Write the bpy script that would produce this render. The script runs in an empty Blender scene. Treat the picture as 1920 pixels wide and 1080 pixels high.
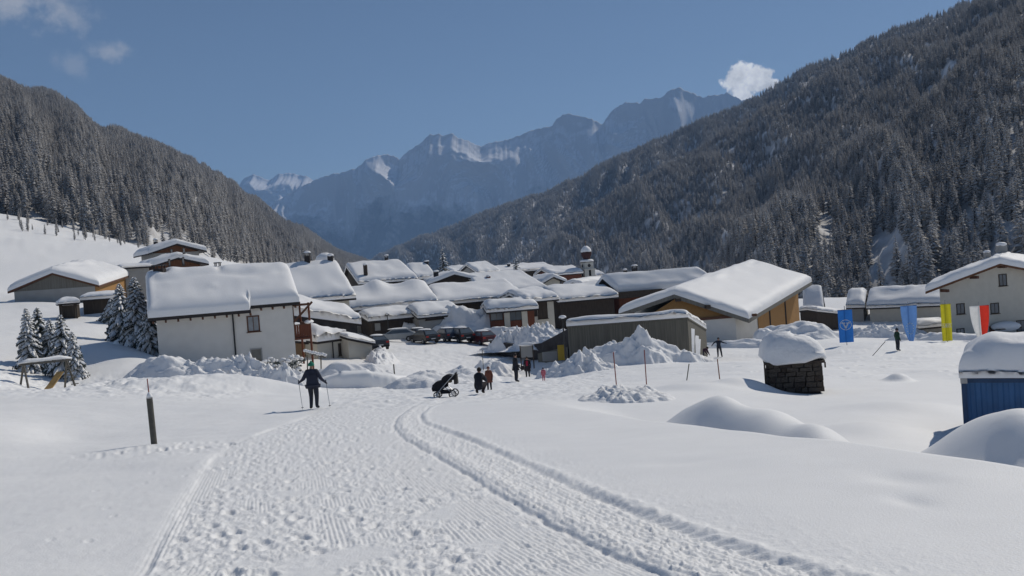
import bpy, math, random
import numpy as np
from mathutils import Vector, Matrix, Euler

R = math.radians
random.seed(7)
scene = bpy.context.scene
COL = scene.collection

# ------------------------------------------------------------------ camera
F = 1700.0
PITCH = math.atan(40 / F); ROLL = R(4.2)
cam_d = bpy.data.cameras.new("camera")
cam = bpy.data.objects.new("camera", cam_d); COL.objects.link(cam)
RM = Matrix.Rotation(math.pi / 2 - PITCH, 3, 'X') @ Matrix.Rotation(-ROLL, 3, 'Z')
cam.matrix_world = RM.to_4x4()
cam_d.sensor_width = 36; cam_d.lens = 36 * F / 1920
cam_d.clip_start = 0.1; cam_d.clip_end = 60000
scene.camera = cam
RMn = np.array(RM)

# ------------------------------------------------------------------ world, sun, exposure
SUN_AZ, SUN_EL = R(47), R(39)
sun_dir = Vector((math.sin(SUN_AZ) * math.cos(SUN_EL), math.cos(SUN_AZ) * math.cos(SUN_EL), math.sin(SUN_EL)))
world = bpy.data.worlds.new("World"); scene.world = world; world.use_nodes = True
wn = world.node_tree; wn.nodes.clear()
def N(nt, t, **kw):
    n = nt.nodes.new(t)
    for k, v in kw.items():
        if k in n.inputs.keys() if hasattr(n.inputs, 'keys') else False: n.inputs[k].default_value = v
        else: setattr(n, k, v)
    return n
def unproj(px, py):
    d = RM @ Vector(((px - 960) / F, (540 - py) / F, -1)); return d
sky = wn.nodes.new('ShaderNodeTexSky'); sky.sky_type = 'NISHITA'; sky.sun_disc = False
sky.sun_elevation = SUN_EL; sky.sun_rotation = SUN_AZ
sky.altitude = 1900; sky.air_density = 1.0; sky.dust_density = 0.25; sky.ozone_density = 2.2
bg = wn.nodes.new('ShaderNodeBackground'); bg.inputs['Strength'].default_value = 0.066
wo = wn.nodes.new('ShaderNodeOutputWorld')
tc = wn.nodes.new('ShaderNodeTexCoord')
def wmath(op, a, b=None, c=None, clamp=False):
    n = wn.nodes.new('ShaderNodeMath'); n.operation = op; n.use_clamp = clamp
    for i, v in enumerate((a, b, c)):
        if v is None: continue
        if isinstance(v, (int, float)): n.inputs[i].default_value = v
        else: wn.links.new(v, n.inputs[i])
    return n.outputs[0]
def cloud_mask(px, py, rad_px, stretch, nscale, ndist, soft, seed, tilt=0):
    """noise-edged puff around one sky direction (radius in sky angle)"""
    d = unproj(px, py).normalized()
    right = Vector((0, 0, 1)).cross(d).normalized() * -1; up = right.cross(d).normalized()
    if up.z < 0: up = -up
    if tilt:
        c, s = math.cos(tilt), math.sin(tilt); right, up = right * c + up * s, up * c - right * s
    nz = wn.nodes.new('ShaderNodeTexNoise'); nz.noise_dimensions = '4D'; nz.inputs['W'].default_value = seed
    nz.inputs['Scale'].default_value = nscale; nz.inputs['Detail'].default_value = 7; nz.inputs['Roughness'].default_value = 0.6
    wn.links.new(tc.outputs['Generated'], nz.inputs['Vector'])
    def dot(v):
        n = wn.nodes.new('ShaderNodeVectorMath'); n.operation = 'DOT_PRODUCT'
        wn.links.new(tc.outputs['Generated'], n.inputs[0]); n.inputs[1].default_value = v; return n.outputs['Value']
    rr = rad_px / F
    a = wmath('DIVIDE', dot(right), rr * stretch); b = wmath('DIVIDE', dot(up), rr)
    r2 = wmath('SQRT', wmath('ADD', wmath('MULTIPLY', a, a), wmath('MULTIPLY', b, b)))
    front = wmath('GREATER_THAN', dot(d), 0.8)
    val = wmath('SUBTRACT', wmath('ADD', 1.0, wmath('MULTIPLY', wmath('SUBTRACT', nz.outputs['Fac'], 0.5), ndist)), r2)
    m = wn.nodes.new('ShaderNodeMapRange'); m.interpolation_type = 'SMOOTHSTEP'
    wn.links.new(val, m.inputs['Value']); m.inputs['From Min'].default_value = 0.0; m.inputs['From Max'].default_value = soft
    return wmath('MULTIPLY', m.outputs['Result'], front), nz.outputs['Fac']
col = sky.outputs['Color']
def mixin(mask, color, strength):
    global col
    mx = wn.nodes.new('ShaderNodeMix'); mx.data_type = 'RGBA'
    wn.links.new(wmath('MULTIPLY', mask, strength), mx.inputs['Factor'])
    wn.links.new(col, mx.inputs[6])
    if isinstance(color, tuple): mx.inputs[7].default_value = color
    else: wn.links.new(color, mx.inputs[7])
    col = mx.outputs[2]
WISP = (7.5, 7.6, 8.0, 1)
for (px, py, r, st, seed, a) in ((30, 2, 48, 1.9, 1.0, .55), (155, 38, 26, 1.8, 2.0, .38), (200, 95, 22, 1.5, 3.0, .42), (135, 125, 30, .9, 4.0, .22), (105, 110, 18, .8, 5.0, .14), (120, 5, 34, 1.2, 8.0, .2)):
    m, _ = cloud_mask(px, py, r, st, 36, 3.4, 1.1, seed); mixin(m, WISP, min(a * 1.5, .85))
ramp = wn.nodes.new('ShaderNodeMapRange')
pieces = []
for (px, py, r, st, seed) in ((1386, 148, 30, 1.05, 11.), (1418, 146, 25, 1.3, 12.), (1392, 180, 27, 1.0, 13.), (1382, 203, 20, .9, 14.), (1444, 157, 12, 1.6, 15.)):
    m, nf = cloud_mask(px, py, r, st, 70, 2.0, .34, seed); pieces.append((m, nf))
allm = pieces[0][0]
for m, _ in pieces[1:]: allm = wmath('MAXIMUM', allm, m)
wn.links.new(pieces[0][1], ramp.inputs['Value'])
ramp.inputs['From Min'].default_value = .35; ramp.inputs['From Max'].default_value = .62
ramp.inputs['To Min'].default_value = 11.0; ramp.inputs['To Max'].default_value = 19
cc = wn.nodes.new('ShaderNodeCombineColor')
for k in range(3): wn.links.new(ramp.outputs['Result'], cc.inputs[k])
mixin(allm, cc.outputs['Color'], .97)
wn.links.new(col, bg.inputs['Color']); wn.links.new(bg.outputs[0], wo.inputs['Surface'])

sl = bpy.data.lights.new("sun", 'SUN'); sl.energy = 3.8; sl.angle = R(0.55); sl.color = (1.0, .94, .84)
so = bpy.data.objects.new("sun", sl); COL.objects.link(so)
so.rotation_euler = sun_dir.to_track_quat('Z', 'Y').to_euler(); so.location = (0, 0, 50)
vs = scene.view_settings; vs.view_transform = 'Standard'; vs.look = 'None'; vs.gamma = 1; vs.use_curve_mapping = False
vs.exposure = -0.30
scene.cycles.use_denoising = True
scene.cycles.max_bounces = 6; scene.cycles.diffuse_bounces = 3; scene.cycles.volume_bounces = 1
scene.cycles.transparent_max_bounces = 6

# ------------------------------------------------------------------ helpers
def W(px, py, Y):
    d = unproj(px, py); return d * (Y / d.y)
def Wz(px, Y, z):
    """world point at depth Y and height z that lies under image column px"""
    a = W(px, 400, Y); b = W(px, 800, Y)
    t = (z - a.z) / (b.z - a.z); return Vector((a.x + (b.x - a.x) * t, Y, z))
def proj(p):
    q = RM.transposed() @ Vector(p); return (960 + F * q.x / -q.z, 540 - F * q.y / -q.z)
def zat(x, Y, py):
    """height of the point above (x,Y) seen in image row py"""
    lo, hi = -400., 1500.
    for _ in range(50):
        m = (lo + hi) / 2
        if proj((x, Y, m))[1] > py: lo = m
        else: hi = m
    return (lo + hi) / 2

def tag(o, label=None, cat=None, group=None, kind=None):
    if label: o['label'] = label
    if cat: o['category'] = cat
    if group: o['group'] = group
    if kind: o['kind'] = kind
    return o
def empty(name, loc=(0, 0, 0), rz=0, label=None, cat=None, group=None):
    o = bpy.data.objects.new(name, None); COL.objects.link(o)
    o.location = loc; o.rotation_euler = (0, 0, rz); o.empty_display_size = .3
    return tag(o, label, cat, group)
def add(name, me, parent=None, **kw):
    o = bpy.data.objects.new(name, me); COL.objects.link(o)
    if parent is not None: o.parent = parent
    return tag(o, **kw)
def mesh(name, v, f, mats, idx=None, smooth=False):
    me = bpy.data.meshes.new(name)
    me.from_pydata([tuple(p) for p in v], [], f)
    for m in (mats if isinstance(mats, (list, tuple)) else [mats]): me.materials.append(m)
    if idx is not None: me.polygons.foreach_set('material_index', idx)
    if smooth: me.polygons.foreach_set('use_smooth', [True] * len(f))
    me.update(); return me
def gridmesh(name, P, mats, smooth=True, idx=None):
    """P: array (n,m,3)"""
    n, m, _ = P.shape
    me = bpy.data.meshes.new(name)
    me.vertices.add(n * m); me.vertices.foreach_set('co', P.reshape(-1).astype(np.float32))
    i = np.arange(n * m).reshape(n, m)
    q = np.stack([i[:-1, :-1], i[:-1, 1:], i[1:, 1:], i[1:, :-1]], -1).reshape(-1, 4)
    me.loops.add(q.size); me.loops.foreach_set('vertex_index', q.reshape(-1).astype(np.int32))
    me.polygons.add(len(q)); me.polygons.foreach_set('loop_start', (np.arange(len(q)) * 4).astype(np.int32))
    for mm in (mats if isinstance(mats, (list, tuple)) else [mats]): me.materials.append(mm)
    if idx is not None: me.polygons.foreach_set('material_index', idx.astype(np.int32))
    me.update(calc_edges=True); me.validate()
    me.polygons.foreach_set('use_smooth', np.full(len(me.polygons), smooth))
    return me
class MB:
    def __init__(s): s.v = []; s.f = []; s.m = []
    def face(s, pts, m=0):
        b = len(s.v); s.v += [tuple(p) for p in pts]; s.f.append(tuple(range(b, b + len(pts)))); s.m.append(m)
    def box(s, c, d, rot=None, m=0, taper=1.0):
        b = len(s.v); M = rot.to_matrix() if isinstance(rot, Euler) else (rot or Matrix.Identity(3))
        for z in (-1, 1):
            k = taper if z > 0 else 1
            for x, y in ((-1, -1), (1, -1), (1, 1), (-1, 1)):
                s.v.append(tuple(Vector(c) + M @ Vector((x * d[0] / 2 * k, y * d[1] / 2 * k, z * d[2] / 2))))
        for q in ((3, 2, 1, 0), (4, 5, 6, 7), (0, 1, 5, 4), (1, 2, 6, 5), (2, 3, 7, 6), (3, 0, 4, 7)):
            s.f.append(tuple(b + i for i in q)); s.m.append(m)
        return s
    def tube(s, pts, rads, n=8, m=0, cap=True, flat=1.0):
        pts = [Vector(p) for p in pts]
        if not isinstance(rads, (list, tuple)): rads = [rads] * len(pts)
        b = len(s.v)
        for k, p in enumerate(pts):
            t = (pts[min(k + 1, len(pts) - 1)] - pts[max(k - 1, 0)]).normalized()
            u = t.cross(Vector((0, 0, 1)))
            if u.length < .05: u = t.cross(Vector((0, 1, 0)))
            u.normalize(); w = u.cross(t)
            for j in range(n):
                a = 2 * math.pi * j / n
                s.v.append(tuple(p + (u * math.cos(a) + w * math.sin(a) * flat) * rads[k]))
        for k in range(len(pts) - 1):
            for j in range(n):
                s.f.append((b + k * n + j, b + (k + 1) * n + j, b + (k + 1) * n + (j + 1) % n, b + k * n + (j + 1) % n)); s.m.append(m)
        if cap:
            s.f.append(tuple(b + j for j in range(n))); s.m.append(m)
            s.f.append(tuple(b + (len(pts) - 1) * n + j for j in reversed(range(n)))); s.m.append(m)
        return s
    def bar(s, a, b, w, h=None, m=0):
        a, b = Vector(a), Vector(b); d = b - a; L = d.length
        M = d.to_track_quat('X', 'Z').to_matrix()
        return s.box((a + b) / 2, (L, w, h or w), M, m)
    def blob(s, c, r, m=0, nu=10, nv=6, jit=0.0, rnd=random):
        b = len(s.v); r = r if isinstance(r, (tuple, list)) else (r, r, r)
        for i in range(nv + 1):
            th = math.pi * i / nv
            for j in range(nu):
                ph = 2 * math.pi * j / nu; k = 1 + rnd.uniform(-jit, jit)
                s.v.append((c[0] + r[0] * k * math.sin(th) * math.cos(ph), c[1] + r[1] * k * math.sin(th) * math.sin(ph), c[2] + r[2] * k * math.cos(th)))
        for i in range(nv):
            for j in range(nu):
                s.f.append((b + i * nu + j, b + (i + 1) * nu + j, b + (i + 1) * nu + (j + 1) % nu, b + i * nu + (j + 1) % nu)); s.m.append(m)
        return s
    def mesh(s, name, mats, smooth=False): return mesh(name, s.v, s.f, mats, s.m, smooth)
    def build(s, name, mats, parent=None, smooth=False, **kw): return add(name, s.mesh(name, mats, smooth), parent, **kw)
def copy_tree(o, parent=None):
    c = o.copy(); COL.objects.link(c)
    if parent is not None: c.parent = parent
    for ch in list(o.children): copy_tree(ch, c)
    return c

# numpy noise
_rng = np.random.RandomState(3); _P = _rng.permutation(4096); _G = _rng.rand(4096) * 2 * np.pi
def _h(i, j, s): return _P[(_P[(i + s * 131) & 4095] + j) & 4095]
def perlin(x, y, s=0):
    x = np.asarray(x, float); y = np.asarray(y, float)
    i = np.floor(x).astype(np.int64); j = np.floor(y).astype(np.int64); fx = x - i; fy = y - j
    u = fx * fx * fx * (fx * (fx * 6 - 15) + 10); v = fy * fy * fy * (fy * (fy * 6 - 15) + 10)
    def g(a, b):
        an = _G[_h(i + a, j + b, s)]; return np.cos(an) * (fx - a) + np.sin(an) * (fy - b)
    return ((g(0, 0) * (1 - u) + g(1, 0) * u) * (1 - v) + (g(0, 1) * (1 - u) + g(1, 1) * u) * v) * 1.5
def fbm(x, y, o=4, s=0, gain=.5):
    r = 0; a = 1
    for k in range(o): r = r + a * perlin(x * 2 ** k, y * 2 ** k, s + k); a *= gain
    return r
def ridged(x, y, o=4, s=0, gain=.5):
    r = 0; a = 1
    for k in range(o): r = r + a * (1 - 2 * np.abs(perlin(x * 2 ** k, y * 2 ** k, s + k))); a *= gain
    return r
def sst(a, b, x):
    t = np.clip((x - a) / (b - a), 0, 1); return t * t * (3 - 2 * t)
def stamps(x, y, cell, a, b, s, prob=.5):
    """dents with a low rim, one jittered ellipse per cell"""
    ci = np.floor(x / cell).astype(np.int64); cj = np.floor(y / cell).astype(np.int64); out = np.zeros_like(x)
    for di in (-1, 0, 1):
        for dj in (-1, 0, 1):
            h = _h(ci + di, cj + dj, s); r1 = (h % 64) / 64.; r2 = (_P[(h + 17) & 4095] % 64) / 64.; r3 = (_P[(h + 91) & 4095] % 64) / 64.; r4 = (_P[(h + 333) & 4095] % 64) / 64.
            dx = x - (ci + di + r1) * cell; dy = y - (cj + dj + r2) * cell
            an = (r3 - .5) * 1.2; c, sn = np.cos(an), np.sin(an)
            q = np.sqrt(((dx * c + dy * sn) / a) ** 2 + ((-dx * sn + dy * c) / b) ** 2)
            d = -(1 - sst(.35, 1.1, q)) + .28 * np.exp(-((q - 1.3) / .3) ** 2)
            out = out + np.where(r4 < prob, d * (.5 + r3), 0)
    return out

# ------------------------------------------------------------------ materials
def srgb(c): return tuple(((x / 12.92) if x <= .04045 else ((x + .055) / 1.055) ** 2.4) for x in c)
def mat(name, color, rough=.8, var=0.0, scale=8.0, bump=0.0, bscale=40.0, metal=0.0, color2=None, obj=False, stretch=None, spec=.3, detail=5):
    m = bpy.data.materials.new(name); m.use_nodes = True; nt = m.node_tree
    b = nt.nodes['Principled BSDF']; b.inputs['Roughness'].default_value = rough; b.inputs['Metallic'].default_value = metal
    b.inputs['Specular IOR Level'].default_value = spec
    b.inputs['Base Color'].default_value = (*color, 1)
    t = nt.nodes.new('ShaderNodeTexCoord'); vec = t.outputs['Object']
    if stretch:
        mp = nt.nodes.new('ShaderNodeMapping'); mp.inputs['Scale'].default_value = stretch; nt.links.new(vec, mp.inputs['Vector']); vec = mp.outputs['Vector']
    if var or color2:
        n = nt.nodes.new('ShaderNodeTexNoise'); n.inputs['Scale'].default_value = scale; n.inputs['Detail'].default_value = detail
        nt.links.new(vec, n.inputs['Vector'])
        mx = nt.nodes.new('ShaderNodeMix'); mx.data_type = 'RGBA'
        r = nt.nodes.new('ShaderNodeMapRange'); r.inputs['From Min'].default_value = .32; r.inputs['From Max'].default_value = .68
        nt.links.new(n.outputs['Fac'], r.inputs['Value']); nt.links.new(r.outputs['Result'], mx.inputs['Factor'])
        c2 = color2 or tuple(c * (1 - var) for c in color)
        mx.inputs[6].default_value = (*color, 1); mx.inputs[7].default_value = (*c2, 1)
        nt.links.new(mx.outputs[2], b.inputs['Base Color'])
    if bump:
        n2 = nt.nodes.new('ShaderNodeTexNoise'); n2.inputs['Scale'].default_value = bscale; n2.inputs['Detail'].default_value = 4
        nt.links.new(vec, n2.inputs['Vector'])
        bp = nt.nodes.new('ShaderNodeBump'); bp.inputs['Strength'].default_value = 1; bp.inputs['Distance'].default_value = bump
        nt.links.new(n2.outputs['Fac'], bp.inputs['Height']); nt.links.new(bp.outputs['Normal'], b.inputs['Normal'])
    return m
SNOW = mat('snow', (.88, .875, .865), .55, .025, 1.3, .006, 30, spec=.25)
SNOWG = mat('trail_snow', (.88, .875, .865), .6, .03, 2.0, .006, 45, spec=.25)
SNOWR = mat('roof_snow', (.86, .855, .85), .6, .03, .5, .012, 9, spec=.2)
SNOWP = mat('ploughed_snow', (.85, .845, .84), .65, .06, 2.5, .03, 7, spec=.2)
PLASTER = mat('white_plaster', (.66, .64, .60), .9, .07, 1.5, .004, 40)
PLASTER2 = mat('grey_plaster', (.34, .335, .32), .9, .12, 1.2, .004, 40)
CREAM = mat('cream_plaster', (.56, .53, .46), .9, .08, 1.5)
WOOD = mat('brown_boards', (.17, .075, .035), .8, .45, 3, .006, 12, stretch=(6, 6, .5))
WOODD = mat('weathered_boards', (.075, .058, .045), .9, .45, 3, .01, 10, stretch=(8, 8, .4))
WOODO = mat('orange_larch_boards', (.42, .23, .08), .8, .35, 3, .004, 12, stretch=(8, 8, .5))
WOODR = mat('red_brown_boards', (.17, .058, .03), .8, .35, 3, .004, 10, stretch=(7, 7, .5))
WOODG = mat('grey_boards', (.20, .19, .165), .95, .3, 2, .01, 8, stretch=(8, 8, .25))
CONC = mat('board_marked_concrete', (.155, .145, .12), .95, .38, 1.6, .012, 6, stretch=(7, 7, .18))
CONCD = mat('dark_concrete', (.055, .052, .055), .9, .5, 1.2, .01, 5)
FASCIA = mat('dark_fascia', (.035, .028, .026), .7, .3, 6)
RAFTER = mat('rafter_wood', (.13, .06, .035), .8, .3, 9)
METAL = mat('dark_metal', (.04, .042, .045), .45, .2, 8, metal=.6)
STEEL = mat('galvanised_steel', (.32, .33, .34), .45, .2, 8, metal=.7)
GLASS = mat('window_glass', (.10, .12, .14), .12, .2, 1.0, spec=.6)
DARK = mat('dark_opening', (.015, .014, .014), .9, .3, 4)
STONE = mat('rubble_stone', (.075, .058, .047), .95, .5, 5, .02, 9)
STONE2 = mat('pale_rubble_stone', (.10, .083, .068), .95, .4, 5, .02, 9)
MORTAR = mat('dark_mortar', (.05, .042, .036), 1.0, .3, 8)
BARK = mat('bark', (.07, .055, .045), .95, .4, 6, .01, 10)
NEEDLE = mat('fir_needles', (.055, .07, .062), .9, .4, 3, color2=(.10, .11, .10))
TWIG = mat('frosted_larch_twigs', (.42, .40, .38), .95, .0, .12, color2=(.27, .257, .245))
FROST = mat('frost_and_snow', (.54, .535, .53), .8, .15, 2)
BLUEC = mat('blue_container_paint', (.035, .125, .29), .55, .25, 1.5, .002, 20, spec=.4)
RUST = mat('corner_steel', (.03, .07, .15), .6, .3, 5)
REDP = mat('red_marker_paint', (.26, .06, .05), .6, .2, 6)
POSTM = mat('weathered_post', (.11, .105, .09), .8, .35, 8)
RUBBER = mat('black_rubber', (.012, .012, .013), .7, .2, 9)

# ------------------------------------------------------------------ terrain
SLOPE = 0.0965
def plane(Y): return -1.65 - SLOPE * Y
def onplane(px, py):
    d = unproj(px, py); t = -1.65 / (d.z + SLOPE * d.y); p = d * t; return (p.x, p.y)
def curve(pts):
    q = sorted([onplane(*p) for p in pts], key=lambda p: p[1])
    xs = np.array([p[0] for p in q]); ys = np.array([p[1] for p in q]); return xs, ys
def ceval(c, y):
    xs, ys = c
    # smoothed piecewise linear
    r = 0
    for k, w in ((-.04, .25), (0, .5), (.04, .25)): r = r + w * np.interp(y * (1 + k), ys, xs)
    # extend at near end
    s0 = (xs[1] - xs[0]) / (ys[1] - ys[0]); r = np.where(y < ys[0], xs[0] + (y - ys[0]) * s0, r)
    dy = .02 * y + .05; g = (np.interp(y + dy, ys, xs) - np.interp(y - dy, ys, xs)) / (2 * dy)
    g = np.where(y < ys[0], s0, g)
    return r, 1 / np.sqrt(1 + g * g)
C_LEFT = curve([(277, 1080), (320, 993), (353, 933), (380, 887), (400, 857), (440, 832), (500, 806), (560, 786), (620, 766), (650, 745)])
C_BERM = curve([(1272, 1080), (1180, 1045), (1060, 990), (950, 928), (850, 868), (762, 822), (741, 800), (748, 780), (775, 762), (830, 744)])
C_GROOVE = curve([(1560, 1080), (1400, 1037), (1300, 1003), (1200, 965), (1100, 924), (1000, 878), (900, 832), (830, 806), (792, 792), (788, 778), (805, 762), (850, 748)])
BUMPS = []     # (x, y, rx, ry, rot, h)
def bump(px, Y, rx, ry, h, rot=0, py=700):
    p = W(px, py, Y); BUMPS.append((p.x, p.y, rx, ry, rot, h))
bump(1720, 30, 2.0, .9, .22, 0, 780); bump(1640, 26, 1.6, .8, .15, 0, 800)
bump(1395, 37, 1.3, .8, .38, 0, 705); bump(1300, 36, 1.8, .9, .22, 0, 715); bump(1484, 38.5, 2.6, 1.0, .12, 0, 730)
bump(1685, 44, .6, .5, .38, 0, 710); bump(1165, 33, 1.4, 1.0, .25, 0, 735)
bump(450, 50, 3.6, 2.2, .75, .1, 715); bump(330, 47, 2.4, 1.4, .3, 0, 720)
bump(60, 52, 3.4, 2.0, .25, 0, 745)
bump(880, 70, 3.0, 2.5, .6, 0, 670); bump(840, 66, 2.5, 1.8, .5, 0, 680)
bump(185, 88, 2.6, 1.2, .9, 0, 565)
def drop(x, y):
    line = 3.35 + (18.2 - y) * .245
    e = (x - line) * .97
    a = sst(0.0, 2.6, e) * 1.25 * (1 - sst(19, 34, y)) * sst(-25, 6, y)
    return -a
DIPS = [(1690, 898, .05, .30, .55), (1705, 938, .03, .15, .3), (1270, 868, .035, .5, .35), (1400, 775, .0, .3, .3), (850, 808, .02, .5, .3)]
DIPW = [(*onplane(a, b), c, d, e) for a, b, c, d, e in DIPS]
def base_feat(x, y):
    z = drop(x, y)
    for bx, by, rx, ry, ro, h in BUMPS:
        c, s = math.cos(ro), math.sin(ro)
        u = ((x - bx) * c + (y - by) * s) / rx; v = (-(x - bx) * s + (y - by) * c) / ry
        z = z + h * np.exp(-(u * u + v * v) ** 1.35)
    return z
CP = []; CPN = []
def cp(px, py, Y): CP.append(tuple(W(px, py, Y)))
for yy in (-40, -10, 0.5, 2, 4, 8, 14, 20, 28):           # the slope near the camera is one plane
    for xx in (-1.2, -.5, 0, .45):
        if yy >= 18 and xx in (.45, -1.2): continue
        X = xx * max(abs(yy), 3)
        CPN.append((X, yy))
for p in ((0, 1080, 8.1), (0, 900, 17), (0, 800, 28), (0, 760, 36), (0, 700, 52), (0, 640, 68), (60, 600, 82), (90, 739, 52), (100, 692, 63),
          (200, 716, 50), (300, 738, 42), (290, 835, 22.8), (450, 736, 45), (560, 730, 52), (590, 770, 35), (250, 655, 68), (290, 668, 70), (400, 690, 67), (530, 698, 70),
          (200, 577, 88), (90, 567, 98), (20, 560, 104), (0, 500, 150), (0, 440, 250), (0, 402, 330), (150, 434, 330), (280, 462, 340),
          (240, 520, 150), (330, 500, 165), (420, 500, 220), (420, 492, 400), (560, 510, 500),
          (620, 728, 60), (690, 726, 62), (690, 672, 82), (745, 660, 90), (740, 700, 70), (720, 634, 110), (850, 634, 108), (990, 640, 108), (860, 655, 95),
          (835, 745, 39), (900, 740, 41), (925, 726, 47), (969, 720, 54), (990, 703, 76), (1020, 717, 55), (1062, 676, 78), (1060, 650, 100),
          (1298, 680, 72), (1150, 696, 62), (1200, 692, 62), (1318, 677, 80), (1349, 668, 83), (1430, 661, 84), (1345, 712, 39), (1210, 720, 41), (1151, 722, 41),
          (1490, 731, 38), (1700, 745, 33), (1450, 762, 31), (1600, 757, 31), (1640, 792, 27), (1790, 795, 28), (1900, 860, 24),
          (1683, 660, 70), (1590, 646, 79), (1708, 642, 79), (1776, 643, 79), (1840, 641, 79), (1900, 640, 90), (1800, 640, 96), (1700, 690, 50), (1500, 690, 52), (1890, 700, 45),
          (1400, 640, 100), (1500, 626, 110), (1700, 618, 120), (1560, 622, 125)):
    cp(*p)
for x_, y_, z_ in ((-60, 200, -2), (-20, 160, -7.5), (20, 160, -9), (60, 160, -10), (-30, 300, -8), (30, 300, -11), (60, 220, -13), (0, 700, -25), (120, 500, -22), (-100, 1500, -50), (200, 1500, -40),
                   (-400, 3400, -120), (0, 5000, -180), (180, 150, -9), tuple(W(1420, 580, 255)), tuple(W(1560, 578, 225)), tuple(W(1700, 576, 215)), tuple(W(1900, 572, 200)), (300, 300, -25), (-200, 60, 12), (200, 60, -6), (-300, 300, 60), (60, 20, -5.5), (-60, -60, 4), (60, -60, 4), (0, -90, 8)):
    CP.append((x_, y_, z_))
def qc(x, y):
    r = np.sqrt(x * x + y * y) + 3.0; az = np.arctan2(x, np.abs(y) + .5) * np.where(y < 0, 1.0, 1.0)
    return np.stack([az * 1.6, np.log(r) + np.where(y < 0, -.0, 0) * r, np.tanh(np.minimum(y, 0) / 20) * 2.5], -1)
for X, yy in CPN: CP.append((X, yy, plane(yy) + float(base_feat(np.array([X * 1.]), np.array([yy * 1.]))[0])))
_c = np.array(CP); _q = qc(_c[:, 0], _c[:, 1])
_t = _c[:, 2] - plane(np.maximum(_c[:, 1], -60)) - base_feat(_c[:, 0], _c[:, 1])
_rr = np.sqrt(_c[:, 0] ** 2 + _c[:, 1] ** 2) + 3
_t = _t / _rr            # interpolate the slope-like deviation, which stays tame over the whole range of distances
EPS = .05
B2 = []
def _phi(d): return np.sqrt(d * d + EPS * EPS)
_D = np.linalg.norm(_q[:, None] - _q[None], axis=-1)
_A = _phi(_D); n_ = len(_c)
_M = np.zeros((n_ + 1, n_ + 1)); _M[:n_, :n_] = _A - np.eye(n_) * 2e-3; _M[:n_, n_] = 1; _M[n_, :n_] = 1
_w = np.linalg.solve(_M, np.append(_t, 0))
def G0(x, y):
    x = np.asarray(x, float); y = np.asarray(y, float); sh = x.shape
    xf = x.reshape(-1); yf = y.reshape(-1); out = np.empty_like(xf)
    for a in range(0, len(xf), 40000):
        xs, ys = xf[a:a + 40000], yf[a:a + 40000]; q = qc(xs, ys)
        d = np.sqrt(np.maximum(((q[:, None] - _q[None]) ** 2).sum(-1), 0))
        out[a:a + 40000] = (_phi(d) @ _w[:n_] + _w[n_]) * (np.sqrt(xs * xs + ys * ys) + 3)
    z = out.reshape(sh) + plane(np.maximum(y, -60)) + base_feat(x, y)
    for bx, by, rx, ry, h in B2:
        z = z + h * np.exp(-(((x - bx) / rx) ** 2 + ((y - by) / ry) ** 2) ** 1.5)
    return z
def G1(x, y): return float(G0(np.array([x]), np.array([y]))[0])

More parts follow.
